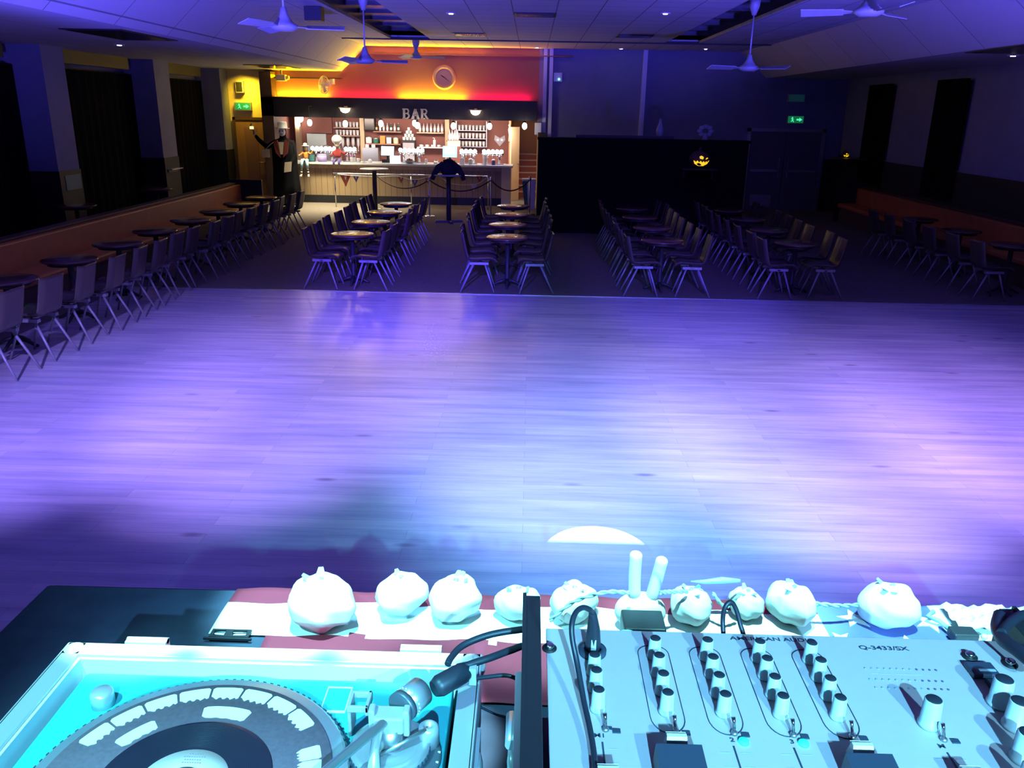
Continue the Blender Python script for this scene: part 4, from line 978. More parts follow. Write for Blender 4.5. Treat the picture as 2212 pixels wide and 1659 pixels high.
MB().hexa([(-.03, -.22, 1.28), (.03, -.22, 1.28), (.07, -.19, 1.58), (-.07, -.19, 1.58), (-.03, -.235, 1.28), (.03, -.235, 1.28), (.07, -.205, 1.58), (-.07, -.205, 1.58)]).build('shirt_front', 'shirt', t)
mk = MB().ball((0, -.06, 1.82), (.085, .075, .11), 18, 12)
m_ = mk.build('mask', 'skin_mask', t)
for s_ in (-1, 1): MB().ball((s_*.035, -.125, 1.845), (.018, .012, .012), 8, 6).build('eye', 'black', m_)
MB().ball((0, -.14, 1.815), (.014, .02, .022), 8, 6).build('nose', 'skin_mask', m_); MB().box(-.03, .03, -.135, -.12, 1.765, 1.773).build('mouth', 'robe_red', m_)
MB().lathe([(.16, 0), (.19, .01), (.12, .02), (.115, .14), (.10, .17), (.001, .175)], c=(0, 0, 1.90), n=20).build('hat', 'grey_plastic', t)
def hand(parent, c, dirs, mat_='skin_mask', s=1.0):
    b = MB().ball(c, (.035*s, .022*s, .045*s), 10, 8)
    for k, (dx, dz, L_) in enumerate(dirs):
        p0 = (c[0] + dx*.03*s, c[1] - .005 + .006*k, c[2] + dz*.035*s)
        b.tube([p0, (p0[0] + dx*L_*.5*s, p0[1] - .012, p0[2] + dz*L_*.5*s), (p0[0] + dx*L_*.85*s, p0[1] - .03, p0[2] + dz*L_*.9*s)], [.009*s, .008*s, .006*s], 6)
    return b.build('hand', mat_, parent)
hand(t, (-.70, -.11, 1.78), [(-.5, .85, .08), (-.2, .98, .09), (.1, 1, .085), (.4, .9, .07), (.95, .2, .06)], 'lantern' if False else 'shirt')
hand(t, (.10, -.22, 1.02), [(-.5, -.85, .08), (-.2, -.98, .09), (.1, -1, .085), (.4, -.9, .07), (.95, -.1, .06)], 'shirt')
lt = thing('hand_lantern', 'small yellow lantern raised in the hand of the costumed figure', 'lantern', (-7.06, 21.58, 1.86))
MB().lathe([(.001, 0), (.05, 0), (.05, .02), (.045, .02), (.045, .09), (.05, .09), (.03, .13), (.001, .14)], n=10).build('body', 'cream', lt)
MB().lathe([(.047, .025), (.050, .055), (.047, .085)], n=12, cap=False).build('glass', 'lantern', lt); MB().tube([(-.03, 0, .13), (0, 0, .18), (.03, 0, .13)], .005, 5).build('handle', 'steel', lt)
MB().hexa([(-.10, -.02, 0), (.08, -.02, .03), (.08, -.01, .03), (-.10, -.01, 0), (-.08, .02, .25), (.10, .02, .27), (.10, .03, .27), (-.08, .03, .25)]).xf(Matrix.Translation((.15, -.27, .84))).build('flyer', 'shirt', t)
MB().box(-.50, -.30, -.235, -.225, 1.20, 1.40).build('card', 'shirt', t)
MB().tube([(-.40, -.23, 1.40), (-.30, -.18, 1.5), (-.2, -.15, 1.58)], .006, 5).build('card_string', 'shirt', t)
# doll sitting on the counter edge in pale jeans
t = thing('sitting_doll', 'doll in pale jeans and striped socks dangling legs over the bar edge', 'doll', (-5.93, 22.27, 1.06))
skin('body', [(0, .06, .06, .07, .06), (0, .06, .18, .065, .05), (0, .06, .27, .03), (0, .06, .34, .055), (0, .06, .40, .05), (-.07, .05, .24, .03), (-.14, .0, .17, .022), (-.17, -.04, .16, .018), (.07, .05, .24, .03), (.15, .0, .20, .022), (.22, -.02, .30, .018)],
     [(0, 1), (1, 2), (2, 3), (3, 4), (1, 5), (5, 6), (6, 7), (1, 8), (8, 9), (9, 10)], 'orange', t)
MB().ball((0, .03, .35), (.055, .05, .06), 12, 8).build('face', 'shirt', t)
MB().lathe([(.09, 0), (.10, .01), (.05, .02), (.045, .07), (.001, .08)], c=(0, .05, .40), n=14).build('hat', 'stripe', t)
for s_ in (-1, 1):
    MB().tube([(s_*.035, .04, .04), (s_*.06, -.09, .05), (s_*.07, -.12, -.02), (s_*.08, -.13, -.16)], [.045, .042, .04, .035], 10).build('leg', 'denim', t)
    k = MB()
    for i in range(5):
        k.mat(i % 2).cyl((s_*.08 + s_*.003*i, -.13, -.16 - .035*i), (s_*.08 + s_*.003*(i+1), -.13, -.195 - .035*i), .024, n=10)
    k.build('sock', ['stripe', 'black'], t); MB().ball((s_*.10, -.16, -.35), (.028, .05, .022), 10, 6).build('shoe', 'stripe', t)
# doll with a big white hat behind the counter
t = thing('chef_doll', 'figure in red top with puffy white hat sitting at the counter', 'doll', (-5.13, 22.52, 1.07))
skin('body', [(0, 0, .08, .10, .09), (0, 0, .20, .10, .08), (0, 0, .32, .035), (0, -.01, .38, .06), (-.10, 0, .24, .04), (-.17, -.06, .13, .03), (.10, 0, .25, .04), (.20, -.05, .20, .03), (.28, -.07, .26, .022)],
     [(0, 1), (1, 2), (2, 3), (1, 4), (4, 5), (1, 6), (6, 7), (7, 8)], 'red_cloth', t)
MB().ball((0, -.02, .42), (.065, .06, .075), 14, 10).build('face', 'shirt', t)
MB().ball((0, 0, .56), (.135, .12, .12), 20, 10, lambda d, th, ph: 1 + .06*math.sin(th*6)).build('hat', 'skin_mask', t)
MB().lathe([(.08, .44), (.085, .5), (.08, .52)], n=16).build('hat_band', 'skin_mask', t)
for s_ in (-1, 1): MB().tube([(s_*.05, -.04, .04), (s_*.07, -.16, .03), (s_*.07, -.2, -.06)], [.045, .04, .03], 8).build('leg', 'bunt_blue', t)
# ------------------------------------------------------------------ DJ booth on the stage
TZ = 1.60
t = thing('booth_table', 'long table under a black cloth at the front of the stage', 'table', (0, 0, .85))
MB().box(-.88, 1.30, .10, 1.315, .72, .75).build('tabletop', 'black_cloth', t, .006)
cl = MB(); r0 = []; r1 = []
N_ = 120
def edge(u):
    P_ = [(-.88, .10), (-.88, 1.318), (1.30, 1.318), (1.30, .10)]
    L_ = [1.218, 2.18, 1.218]; T_ = sum(L_); d = u*T_
    for i in range(3):
        if d <= L_[i] or i == 2:
            f = min(1, d/L_[i]); return (P_[i][0] + (P_[i+1][0]-P_[i][0])*f, P_[i][1] + (P_[i+1][1]-P_[i][1])*f)
        d -= L_[i]
for i in range(N_ + 1):
    x, y = edge(i/N_); w_ = .012*math.sin(i*.9); cx, cy = .2, .7
    L_ = math.hypot(x-cx, y-cy); nx, ny = (x-cx)/L_, (y-cy)/L_
    r0.append((x + nx*.002, y + ny*.002, .745)); r1.append((x + nx*(.025 + w_), y + ny*(.025 + w_), .02))
cl.rings([r1, r0], False, False).build('table_skirt', 'black_cloth', t)
for x in (-.8, 1.2):
    for y in (.2, 1.22): MB().cyl((x, y, 0), (x, y, .72), .018, n=8).build('leg', 'steel', t)

# flag lying across the front of the table: red, white, red stripes, blue corner with stars
NX, NY = 130, 26
x0, x1, ya, yb = -.525, 1.28, 1.02, 1.325
fl = MB()
def fz(x, y): return TZ + .004 + .0022*math.sin(x*26 + y*14) + .0016*math.sin(x*51 - y*33) 
vs = []; 
for j in range(NY + 1):
    for i in range(NX + 1):
        x = x0 + (x1-x0)*i/NX; y = ya + (yb-ya)*j/NY
        if j == NY: vs.append((x, y + .006, TZ - .03))
        else: vs.append((x, y, fz(x, y)))
for j in range(NY):
    for i in range(NX):
        x = x0 + (x1-x0)*(i+.5)/NX; y = ya + (yb-ya)*(j+.5)/NY
        wv = .004*math.sin(x*17) + .003*math.sin(x*41)
        m = 2 if (.525 < x < .742) else (0 if y < 1.172 + wv else (1 if y < 1.272 + wv else 0))
        if x >= .742: m = 1
        if y < 1.176 and x < -.43: continue
        a = j*(NX+1) + i
        fl.mat(m).add([vs[a], vs[a+1], vs[a+NX+2], vs[a+NX+1]], [(0, 1, 2, 3)], True)
flag = fl.build('flag', ['flag_red', 'flag_white', 'flag_blue'])
bm = bmesh.new(); bm.from_mesh(flag.data); bmesh.ops.remove_doubles(bm, verts=bm.verts, dist=.0001); bmesh.ops.recalc_face_normals(bm, faces=bm.faces)
if sum(f.normal.z for f in bm.faces) < 0: bmesh.ops.reverse_faces(bm, faces=bm.faces)
bm.to_mesh(flag.data); bm.free()
sl = flag.modifiers.new('thick', 'SOLIDIFY'); sl.thickness = .0012; sl.offset = 1
tag(flag, 'striped red and white flag with blue starred corner spread along the table front', 'flag')
def star(cx, cy, r, rot, z=.0012):
    pts = []
    for i in range(10):
        a = rot + i*PI/5; q = r if i % 2 == 0 else r*.42; pts.append((cx + q*math.cos(a), cy + q*math.sin(a)))
    b = MB().prism(pts, 0, .0016)
    b.v = [(x, y, fz(x, y) + z + zz) for x, y, zz in b.v]
    return b
for cx, cy, r_, ro in ((.588, 1.262, .030, .35), (.722, 1.262, .030, 1.0), (.655, 1.195, .026, .2), (.545, 1.205, .022, .7), (.70, 1.305, .02, .5)):
    star(cx, cy, r_, ro).build('star', 'flag_white', flag)

# overexposed round garland ornaments standing on the flag
ORN = [(-.341, 1.212, .062, .050, 'large round white ornament with leafy scraps at the left end of the row'),
       (-.211, 1.258, .048, .044, 'round white ornament second from left, without a leaf on top'),
       (-.115, 1.246, .051, .042, 'round white ornament third from left, curled leaf sticking up'),
       (-.005, 1.246, .040, .040, 'round white ornament fourth from left, beside the upright black case edge'),
       (.092, 1.252, .042, .040, 'squarish lumpy white ornament left of the upright white prongs'),
       (.297, 1.252, .042, .033, 'low round white ornament just right of the upright white prongs'),
       (.397, 1.270, .035, .036, 'small round white ornament with a long flat leaf, above the cable loop'),
       (.474, 1.262, .047, .038, 'round white ornament with side bulge, left of the cyan star'),
       (.642, 1.258, .053, .050, 'round white ornament with crumpled top between the cyan stars')]
for k, (x, y, r_, rz_, lb) in enumerate(ORN):
    rz_ = r_*.66
    t = thing('garland_ornament', lb, 'ornament', (x, y, TZ + .006), rng.uniform(0, 6), 'white garland ornaments')
    ph0 = rng.uniform(0, 6); nl = rng.choice([5, 6, 7])
    sq = .12 if k == 4 else 0
    def fn(d, th, ph, ph0=ph0, nl=nl, sq=sq):
        return 1 + .045*math.sin(nl*th + ph0)*math.cos(ph) + .04*math.sin(3*th + 2*ph + ph0) + .02*math.sin(9*ph + 4*th) + sq*abs(math.sin(2*th))
    MB().ball((0, 0, rz_*1.0), (r_, r_*.85, rz_*1.08), 40, 22, fn).build('body', 'ornament', t)
    lf = MB()
    for q in range(3 if k != 1 else 1):
        a = rng.uniform(0, 2*PI); L_ = r_*rng.uniform(.15, .32)
        p = Vector((math.cos(a)*r_*.3, math.sin(a)*r_*.3, rz_*1.95)); d = Vector((math.cos(a), math.sin(a), .7)).normalized(); s_ = d.cross(Vector((0, 0, 1))).normalized()*r_*.13
        lf.hexa([p - s_, p + s_, p + s_ + Vector((0, 0, .0015)), p - s_ + Vector((0, 0, .0015)), p + d*L_ - s_*.4, p + d*L_ + s_*.6, p + d*L_ + s_*.6 + Vector((0, 0, .001)), p + d*L_ - s_*.4 + Vector((0, 0, .001))])
    lf.tube([(0, 0, rz_*1.9), (0, .003, rz_*2.08), (.004, .0, rz_*2.14)], [.006, .004, .003], 6)
    lf.build('leaf', 'leaf', t)
t = thing('long_leaf', 'long flat pale leaf poking left from the small ornament', 'leaf', (.35, 1.262, TZ + .075))
MB().tube([(-.055, 0, .0), (-.03, 0, .0), (0, 0, .004), (.03, .0, .004)], [.001, .004, .006, .003], 6).build('blade', 'leaf', t)
CORDS = [('twisted pale cord left of the upright white prongs', [(.05, 1.20, TZ + .03), (.09, 1.205, TZ + .065), (.141, 1.20, TZ + .088), (.181, 1.20, TZ + .088)]),
         ('twisted pale cord between the upright white prongs and low ornament', [(.235, 1.215, TZ + .08), (.255, 1.22, TZ + .08), (.285, 1.235, TZ + .072)]),
         ('twisted pale cord between the low ornament and small ornament', [(.33, 1.24, TZ + .066), (.35, 1.225, TZ + .05), (.375, 1.235, TZ + .07)]),
         ('twisted pale cord left of the cyan star', [(.51, 1.25, TZ + .045), (.558, 1.25, TZ + .042), (.60, 1.254, TZ + .044)])]
for lb, p in CORDS:
    q = spline(p, 8); b = MB()
    for ph0 in (0, PI):
        b.tube([(v.x, v.y + .0022*math.cos(i*1.1 + ph0), v.z + .0022*math.sin(i*1.1 + ph0)) for i, v in enumerate(q)], .0022, 6)
    tag(b.build('garland_twine', 'leaf'), lb, 'cord', 'garland cords')
# white prongs figure behind a black box
t = thing('pronged_ornament', 'white round-headed ornament with two tall upright prongs', 'ornament', (.205, 1.225, TZ + .006))
MB().ball((0, .0, .031), (.044, .03, .034), 28, 16).build('head', 'ornament', t)
MB().tube(spline([(-.012, 0, .06), (-.014, 0, .10), (-.014, 0, .135), (-.0135, 0, .146)], 4), [.0105]*10 + [.009, .006, .003], 14).build('prong', 'ornament', t)
MB().tube(spline([(.017, 0, .058), (.023, 0, .09), (.029, 0, .125), (.031, 0, .137)], 4), [.0105]*10 + [.009, .006, .003], 14).build('prong', 'ornament', t)
t = thing('black_cube_box', 'small black box with a dark round knob before the pronged ornament', 'box', (.200, 1.158, TZ + .006))
MB().box(-.034, .034, -.028, .028, 0, .060).build('body', 'case_black', t, .003)
MB().cyl((-.012, -.030, .028), (-.012, -.040, .028), .011).build('knob', 'knob_top', t); MB().ball((-.028, -.028, .045), (.016, .01, .014), 12, 8).build('crumpled_paper', 'leaf', t)
t = thing('slotted_clip', 'black clip with two square holes at the left corner of the flag', 'clip', (-.487, 1.168, TZ + .007))
b = MB()
for a_, b_, c_, d_ in ((-.032, .034, -.010, -.006), (-.032, .034, .007, .011), (-.032, -.028, -.006, .007), (-.008, .004, -.006, .007), (.028, .034, -.006, .007)): b.box(a_, b_, c_, d_, 0, .003)
b.build('frame', 'case_black', t); MB().box(-.04, .04, -.014, -.010, -.002, .002).build('hinge', 'case_black', t)

# ------------------------------------------------------------------ turntable in its flight case
t = thing('flight_case', 'aluminium-edged flight case holding the turntable', 'case', (0, 0, TZ))
CX0, CX1, CY0, CY1, CT = -.572, -.048, .42, .876, .200
MB().box(CX0 + .004, CX1 - .004, CY0 + .004, CY1 - .004, 0, .10).box(CX0 + .004, CX0 + .018, CY0, CY1 - .004, .1, CT - .012).box(CX1 - .018, CX1 - .004, CY0, CY1 - .004, .1, CT - .012).box(CX0, CX1, CY1 - .018, CY1 - .004, .1, CT - .012).build('body', 'case_black', t)
MB().box(CX0, CX0 + .024, CY0, CY1, CT - .014, CT).box(CX1 - .024, CX1, CY0, CY1, CT - .014, CT).box(CX0, CX1, CY1 - .024, CY1, CT - .014, CT).box(CX0 - .001, CX0 + .004, CY0, CY1, .15, CT).box(CX1 - .004, CX1 + .001, CY0, CY1, .15, CT).build('edging', 'case_alu', t, .0015)
MB().box(CX0 + .024, CX1 - .024, CY1 - .028, CY1 - .024, .12, CT - .004).box(CX0 + .024, CX0 + .028, CY0, CY1 - .028, .12, CT - .004).build('lining', 'foam', t)
for x, w_ in ((-.475, .026), (-.125, .026)):
    MB().box(x - w_, x + w_, CY1, CY1 + .012, CT - .03, CT + .002).cyl((x - w_, CY1 + .008, CT), (x + w_, CY1 + .008, CT), .004, n=8).build('hinge', 'case_alu', t)
for x, y in ((CX0 + .012, CY1 - .012), (CX1 - .012, CY1 - .012)): MB().ball((x, y, CT - .012), (.018, .018, .016), 14, 10).build('ball_corner', 'case_alu', t)
MB().ball((CX1 + .004, .735, CT - .05), (.006, .022, .018), 14, 10).box(CX1, CX1 + .005, .69, .78, CT - .075, CT - .03).build('latch', 'case_alu', t)

t = thing('turntable', 'silver turntable lit cyan, set into the flight case', 'turntable', (0, 0, TZ))
PZ = .180; PCX, PCY = -.338, .657
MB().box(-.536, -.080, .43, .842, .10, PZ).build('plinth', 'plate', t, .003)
b = MB().lathe([(.001, PZ + .002), (.1665, PZ + .002), (.1665, PZ + .006), (.164, PZ + .0075), (.1665, PZ + .009), (.164, PZ + .0135), (.160, PZ + .017), (.001, PZ + .017)], c=(PCX, PCY, 0), n=96)
pl = b.build('platter', 'platter', t)
b = MB()
for row, (rr_, zz) in enumerate(((.1668, .0045), (.1668, .0085), (.1655, .0125))):
    for i in range(110):
        a = 2*PI*(i + .5*(row % 2))/110; c_, s_ = math.cos(a), math.sin(a)
        x, y = PCX + c_*rr_, PCY + s_*rr_; h_ = .0013
        b.hexa([(x + s_*h_*1.4, y - c_*h_*1.4, PZ + zz - h_), (x - s_*h_*1.4, y + c_*h_*1.4, PZ + zz - h_), (x - s_*h_*1.4 - c_*.001, y + c_*h_*1.4 - s_*.001, PZ + zz - h_), (x + s_*h_*1.4 - c_*.001, y - c_*h_*1.4 - s_*.001, PZ + zz - h_),
                (x + s_*h_*1.4, y - c_*h_*1.4, PZ + zz + h_), (x - s_*h_*1.4, y + c_*h_*1.4, PZ + zz + h_), (x - s_*h_*1.4 - c_*.001, y + c_*h_*1.4 - s_*.001, PZ + zz + h_), (x + s_*h_*1.4 - c_*.001, y - c_*h_*1.4 - s_*.001, PZ + zz + h_)])
b.build('strobe_dots', 'platter_dark', pl)
# pop-up target lamp
MB().lathe([(.001, .0), (.013, 0), (.013, .016), (.011, .019), (.001, .019)], c=(-.487, .788, PZ), n=24).build('target_lamp', 'case_alu', t)
# sticker outline
b = MB()
for a_, b_, c_, d_ in ((-.232, -.202, .828, .8305), (-.232, -.202, .785, .789), (-.232, -.2306, .789, .828), (-.2034, -.202, .789, .828)): b.box(a_, b_, c_, d_, PZ, PZ + .0005)
b.build('outline_mark', 'slip_white', t)
# tone arm assembly
px, py = -.138, .722
MB().lathe([(.001, 0), (.052, 0), (.052, .004), (.047, .006), (.001, .006)], c=(px + .004, py - .004, PZ), n=48).build('arm_base', 'platter_dark', t)
rg = MB().lathe([(.030, .006), (.043, .006), (.043, .016), (.038, .018), (.030, .016)], c=(px, py - .002, PZ), n=48)
rg = rg.build('height_dial', 'platter', t)
b = MB()
for i in range(48):
    a = 2*PI*i/48; b.box(px + .0432*math.cos(a) - .0007, px + .0432*math.cos(a) + .0007, py - .002 + .0432*math.sin(a) - .0007, py - .002 + .0432*math.sin(a) + .0007, PZ + .007, PZ + .014)
b.build('dial_ribs', 'ink', rg)
b = MB()
for a in (-1.4, -1.1, -.8, -.5, -.2, .1):
    cx_, cy_ = px + .004 + .049*math.cos(a), py - .004 + .049*math.sin(a); b.box(cx_ - .0014, cx_ + .0014, cy_ - .001, cy_ + .001, PZ + .0045, PZ + .0058)
b.build('dial_marks', 'slip_white', t)
MB().cyl((px, py, PZ + .006), (px, py, PZ + .040), .014, n=24).build('pivot_post', 'steel', t)
MB().box(px - .016, px + .016, py - .010, py + .012, PZ + .036, PZ + .056).box(px - .022, px - .015, py - .006, py + .008, PZ + .030, PZ + .062).box(px + .015, px + .022, py - .006, py + .008, PZ + .030, PZ + .062).build('gimbal', 'case_alu', t, .002)
ad = Vector((.54, .84, 0)).normalized()
P0 = Vector((px, py, PZ + .050))
arm = spline([P0 + ad*.012, P0 - ad*.03, P0 + Vector((-.052, -.075, -.004)), P0 + Vector((-.092, -.135, -.008)), P0 + Vector((-.12, -.19, -.012)), P0 + Vector((-.15, -.225, -.020))], 6)
ar = MB().tube(arm, .0052, 10).build('tone_arm', 'steel', t)
hs = P0 + Vector((-.155, -.232, -.022))
MB().box(hs.x - .010, hs.x + .008, hs.y - .026, hs.y + .010, hs.z - .006, hs.z + .004).build('headshell', 'black', ar, .001)
MB().cyl(P0 + ad*.024, P0 + ad*.052, .0165, n=28).build('counterweight', 'platter', ar)
MB().cyl(P0 + ad*.018, P0 + ad*.025, .0175, n=28).build('weight_dial', 'platter_dark', ar); b = MB()
for i in range(22):
    a = 2*PI*i/22; zz = Vector((0, 0, 1)); s_ = ad.cross(zz); v = P0 + ad*.030 + (s_*math.cos(a) + zz*math.sin(a))*.0166
    b.ball(tuple(v), .0011, 6, 4)
b.build('weight_marks', 'slip_white', ar)
MB().cyl(P0 + ad*.052, P0 + ad*.060, .006, n=12).build('weight_stub', 'case_alu', ar)
b = MB().box(-.190, -.186, .748, .772, PZ, PZ + .042).box(-.190, -.166, .746, .750, PZ + .034, PZ + .042).box(-.190, -.166, .770, .774, PZ + .034, PZ + .042).box(-.170, -.166, .746, .774, PZ + .030, PZ + .042)
b.build('arm_rest', 'grey_plastic', t, .001)
MB().lathe([(.001, 0), (.012, 0), (.011, .022), (.009, .024), (.0045, .0245), (.004, .020), (.001, .020)], c=(-.098, .735, PZ + .006), n=28).build('cue_knob', 'case_alu', t)
MB().cyl((-.145, .700, PZ + .02), (-.100, .728, PZ + .03), .0022, n=8).build('cue_lever', 'steel', t)
b = MB().tube([(px - .01, py - .012, PZ + .045), (px - .012, py - .026, PZ + .030), (px - .010, py - .045, PZ + .02)], [.006, .005, .007], 10)
b.build('anti_skate_lever', 'case_alu', t)
# slipmat with printed strokes, and the record
sm = thing('slipmat', 'grey felt slipmat with white printed arcs on the platter', 'mat', (PCX, PCY, TZ + PZ + .017))
MB().lathe([(.001, 0), (.1475, 0), (.148, .0012), (.1475, .0024), (.001, .0024)], n=80).build('felt', 'slipmat', sm)
def arc(r0, r1, a0, a1, jag=.0, n=14):
    top = []; bot = []
    for i in range(n + 1):
        a = a0 + (a1 - a0)*i/n; q = math.sin(PI*i/n)
        ra = r0 + jag*.5*math.sin(i*1.7); rb = r1
        k = 1 if n else 1
        if i == 0 or i == n: ra, rb = ra + (r1 - r0)*.18, rb - (r1 - r0)*.12
        bot.append((ra*math.cos(a), ra*math.sin(a))); top.append((rb*math.cos(a), rb*math.sin(a)))
    return MB().prism(bot + top[::-1], .0024, .0029)
D = R
def strokes(lst, nm):
    for r0, r1, a0, a1, jg in lst:
        arc(r0, r1, D(a0), D(a1), jg).build(nm, 'slip_white', sm)
strokes([(.124, .142, 160 - i*15.5, 160 - i*15.5 - 14.3, .004) for i in range(8)], 'printed_arc')
strokes([(.114, .137, 24 - i*9, 24 - i*9 - 8.3, .004) for i in range(5)], 'printed_arc')
strokes([(.092, .108, 152, 128, .002), (.092, .110, 100, 70, .001), (.110, .128, -150, -120, .003), (.092, .108, -60, -30, .002)], 'printed_arc')
rc = thing('vinyl_record', 'small black seven-inch record with a pink label on the slipmat', 'record', (PCX, PCY - .004, TZ + PZ + .0196))
MB().lathe([(.020, 0), (.0875, 0), (.0885, .0008), (.0875, .0016), (.047, .0014), (.020, .0016)], n=80, cap=False).build('disc', 'vinyl', rc)
gv = MB()
for r_ in [.050 + .0018*i for i in range(20)]: gv.lathe([(r_, .00165), (r_ + .0004, .0019), (r_ + .0008, .00165)], n=72, cap=False)
gv.build('grooves', 'vinyl', rc)
MB().lathe([(.0195, .0016), (.0455, .0016), (.0455, .0020), (.0195, .0020)], n=60, cap=False).build('label', 'label_pink', rc)
b = MB()
for i, (w_, y_) in enumerate(((.014, .038), (.022, .034), (.018, .030), (.020, .026))):
    x = -w_/2
    while x < w_/2: b.box(x, x + .0016, y_, y_ + .0014, .0020, .0022); x += .0026
b.build('label_print', 'label_ink', rc)
MB().lathe([(.001, .0), (.019, 0), (.019, .004), (.010, .006), (.001, .006)], n=32).build('centre_adaptor', 'platter_dark', rc)

# ------------------------------------------------------------------ mixer in its rack case
t = thing('rack_case', 'black rack case with a raised side edge around the mixer', 'case', (0, 0, TZ))
MB().box(.004, .021, .40, .785, 0, .345).box(.519, .536, .40, .785, 0, .345).box(.021, .519, .40, .765, 0, .20).build('body', 'case_black', t, .001)
MB().box(.002, .006, .40, .787, .325, .347).build('edging', 'case_black', t); MB().box(.534, .538, .40, .787, .325, .347).build('edging', 'case_black', t)
lt = MB().box(-.004, .003, .56, .70, .22, .31).cyl((-.006, .58, .235), (-.006, .69, .235), .004, n=8).cyl((-.006, .62, .29), (-.006, .66, .29), .006, n=10)
lt.ball((-.006, .63, .262), (.004, .012, .012), 10, 8).build('butterfly_latch', 'case_alu', t)
mx = thing('dj_mixer', 'pale silver multi-channel mixer covered in small knobs', 'mixer', (0, 0, 1.93))
MB().box(.027, .513, .40, .747, -.004, 0).build('faceplate', 'mixer', mx, .0008)
MB().box(.040, .500, .40, .740, -.12, -.004).build('chassis', 'mixer_side', mx)
def knob(x, y, r=.0064, h=.022, mark=True):
    k = MB(); NS = 24
    prof = [(1.18, 0), (1.15, .12), (.98, .16), (.90, .96), (.82, 1.0)]
    rings = []
    for q, z in prof:
        rings.append([(x + r*q*(1 + (.05 if (i % 2 and .15 < z < .97) else 0))*math.cos(2*PI*i/NS), y + r*q*(1 + (.05 if (i % 2 and .15 < z < .97) else 0))*math.sin(2*PI*i/NS), h*z) for i in range(NS)])
    k.rings(rings)
    o = k.build('knob', 'knob', mx)
    MB().lathe([(.001, h + .0006), (r*.74, h + .0006), (r*.82, h)], c=(x, y, 0), n=20).build('knob_top', 'knob_top', o)
    MB().hexa([(x - .0012, y - r*.97, .004), (x + .0032, y - r*.93, .004), (x + .0032, y - r*.80, .004), (x - .0012, y - r*.84, .004), (x - .0012, y - r*.90, h - .001), (x + .0032, y - r*.86, h - .001), (x + .0032, y - r*.7, h - .001), (x - .0012, y - r*.72, h - .001)]).build('knob_marker', 'knob_mark', o)
    return o
for ci, x in enumerate((.135, .187, .239, .2905)):
    for ri, y in enumerate((.704, .677, .650, .6235)): knob(x, y)
for y in (.675, .652, .6245): knob(.0725, y)
knob(.370, .617, .0085, .028)
for x, y in ((.449, .648), (.447, .618), (.432, .578), (.415, .540)): knob(x, y, .0095, .028)
# pill outlines round the knob columns
for x in (.135, .187, .239, .2905):
    pts = []; w_, ya_, yb_ = .0155, .616, .708
    for i in range(13): a = PI*i/12; pts.append((x + w_*math.cos(a), yb_ + w_*math.sin(a)*.9, .0004))
    for i in range(13): a = PI + PI*i/12; pts.append((x + w_*math.cos(a), ya_ + w_*math.sin(a)*1.3, .0004))
    pts.append(pts[0])
    MB().tube(pts, .00045, 4).build('outline', 'ink', mx)
# toggle levers below the columns
for x in (.0735, .135, .187, .239, .2905, .3705):
    b = MB().lathe([(.0032, 0), (.0032, .002), (.002, .003)], c=(x + .004, .598, 0), n=10)
    o = b.build('switch', 'steel', mx)
    MB().tube([(x + .004, .598, .002), (x + .0035, .601, .010), (x + .003, .603, .014)], [.0012, .0016, .0019], 8).build('lever', 'chrome', o)
    MB().box(x + .010, x + .017, .594, .599, 0, .0012).build('slide_switch', 'ink', mx)
# faders
for x in (.0735, .135, .187, .239, .2905, .3705):
    MB().box(x - .0008, x + .0008, .44, .583, .0, .0004).build('fader_slot', 'ink', mx)
    b = MB()
    for i in range(9): b.box(x - .013, x - .004, .575 - i*.016, .5756 - i*.016, 0, .0002).box(x + .004, x + .013, .575 - i*.016, .5756 - i*.016, 0, .0002)
    b.build('fader_scale', 'ink_light', mx)
def fader(x, y, big):
    f = MB().hexa([(x - .0095, y - .008, .004), (x + .0095, y - .008, .004), (x + .0095, y + .008, .004), (x - .0095, y + .008, .004), (x - .0085, y - .001, .018), (x + .0085, y - .001, .018), (x + .0085, y + .003, .018), (x - .0085, y + .003, .018)])
    o = f.build('fader_cap', 'fader_white', mx)
    MB().box(x - .0085, x + .0085, y + .003, y + .0065, .0145, .0165).build('cap_line', 'slip_white', o)
    if big:
        MB().hexa([(x - .021, y - .045, .002), (x + .019, y - .045, .002), (x + .019, y - .012, .002), (x - .021, y - .012, .002), (x - .021, y - .045, .017), (x + .019, y - .045, .017), (x + .018, y - .014, .022), (x - .020, y - .014, .022)]).build('fader_block', 'fader_black', o)
    return o
fader(.0735, .534, False); fader(.135, .573, True); fader(.2905, .569, True); fader(.3705, .544, False); fader(.187, .50, False); fader(.239, .50, False)
for x in (.197, .249): MB().lathe([(.001, .0025), (.0045, .0022), (.005, 0)], c=(x, .588, 0), n=14).build('button', 'teal_btn', mx)
for x in (.030,): 
    pass
for x, y in ((.030, .712), (.457, .718), (.492, .708)):
    o = MB().lathe([(.0075, 0), (.0075, .0012), (.005, .002), (.001, .002)], c=(x, y, 0), n=20).build('washer', 'black', mx)
    MB().lathe([(.0048, .001), (.0045, .005), (.002, .0062), (.001, .0062)], c=(x, y, 0), n=16).build('screw', 'chrome', o)
MB().box(.443, .469, .683, .703, 0, .006).box(.452, .474, .668, .680, 0, .004).build('switch_block', 'fader_black', mx, .001)
MB().box(.451, .467, .688, .691, .006, .0065).build('switch_mark', 'ink_light', mx)
for row, (y, x0_, x1_) in enumerate(((.695, .343, .4125), (.678, .341, .411), (.666, .342, .411))):
    for i in range(12):
        x = x0_ + (x1_ - x0_)*i/11
        MB().lathe([(.001, .0007), (.0011, .0006), (.0012, 0)], c=(x, y, 0), n=8).build('meter_led', 'led_dark' if i > 7 else 'led_off', mx)
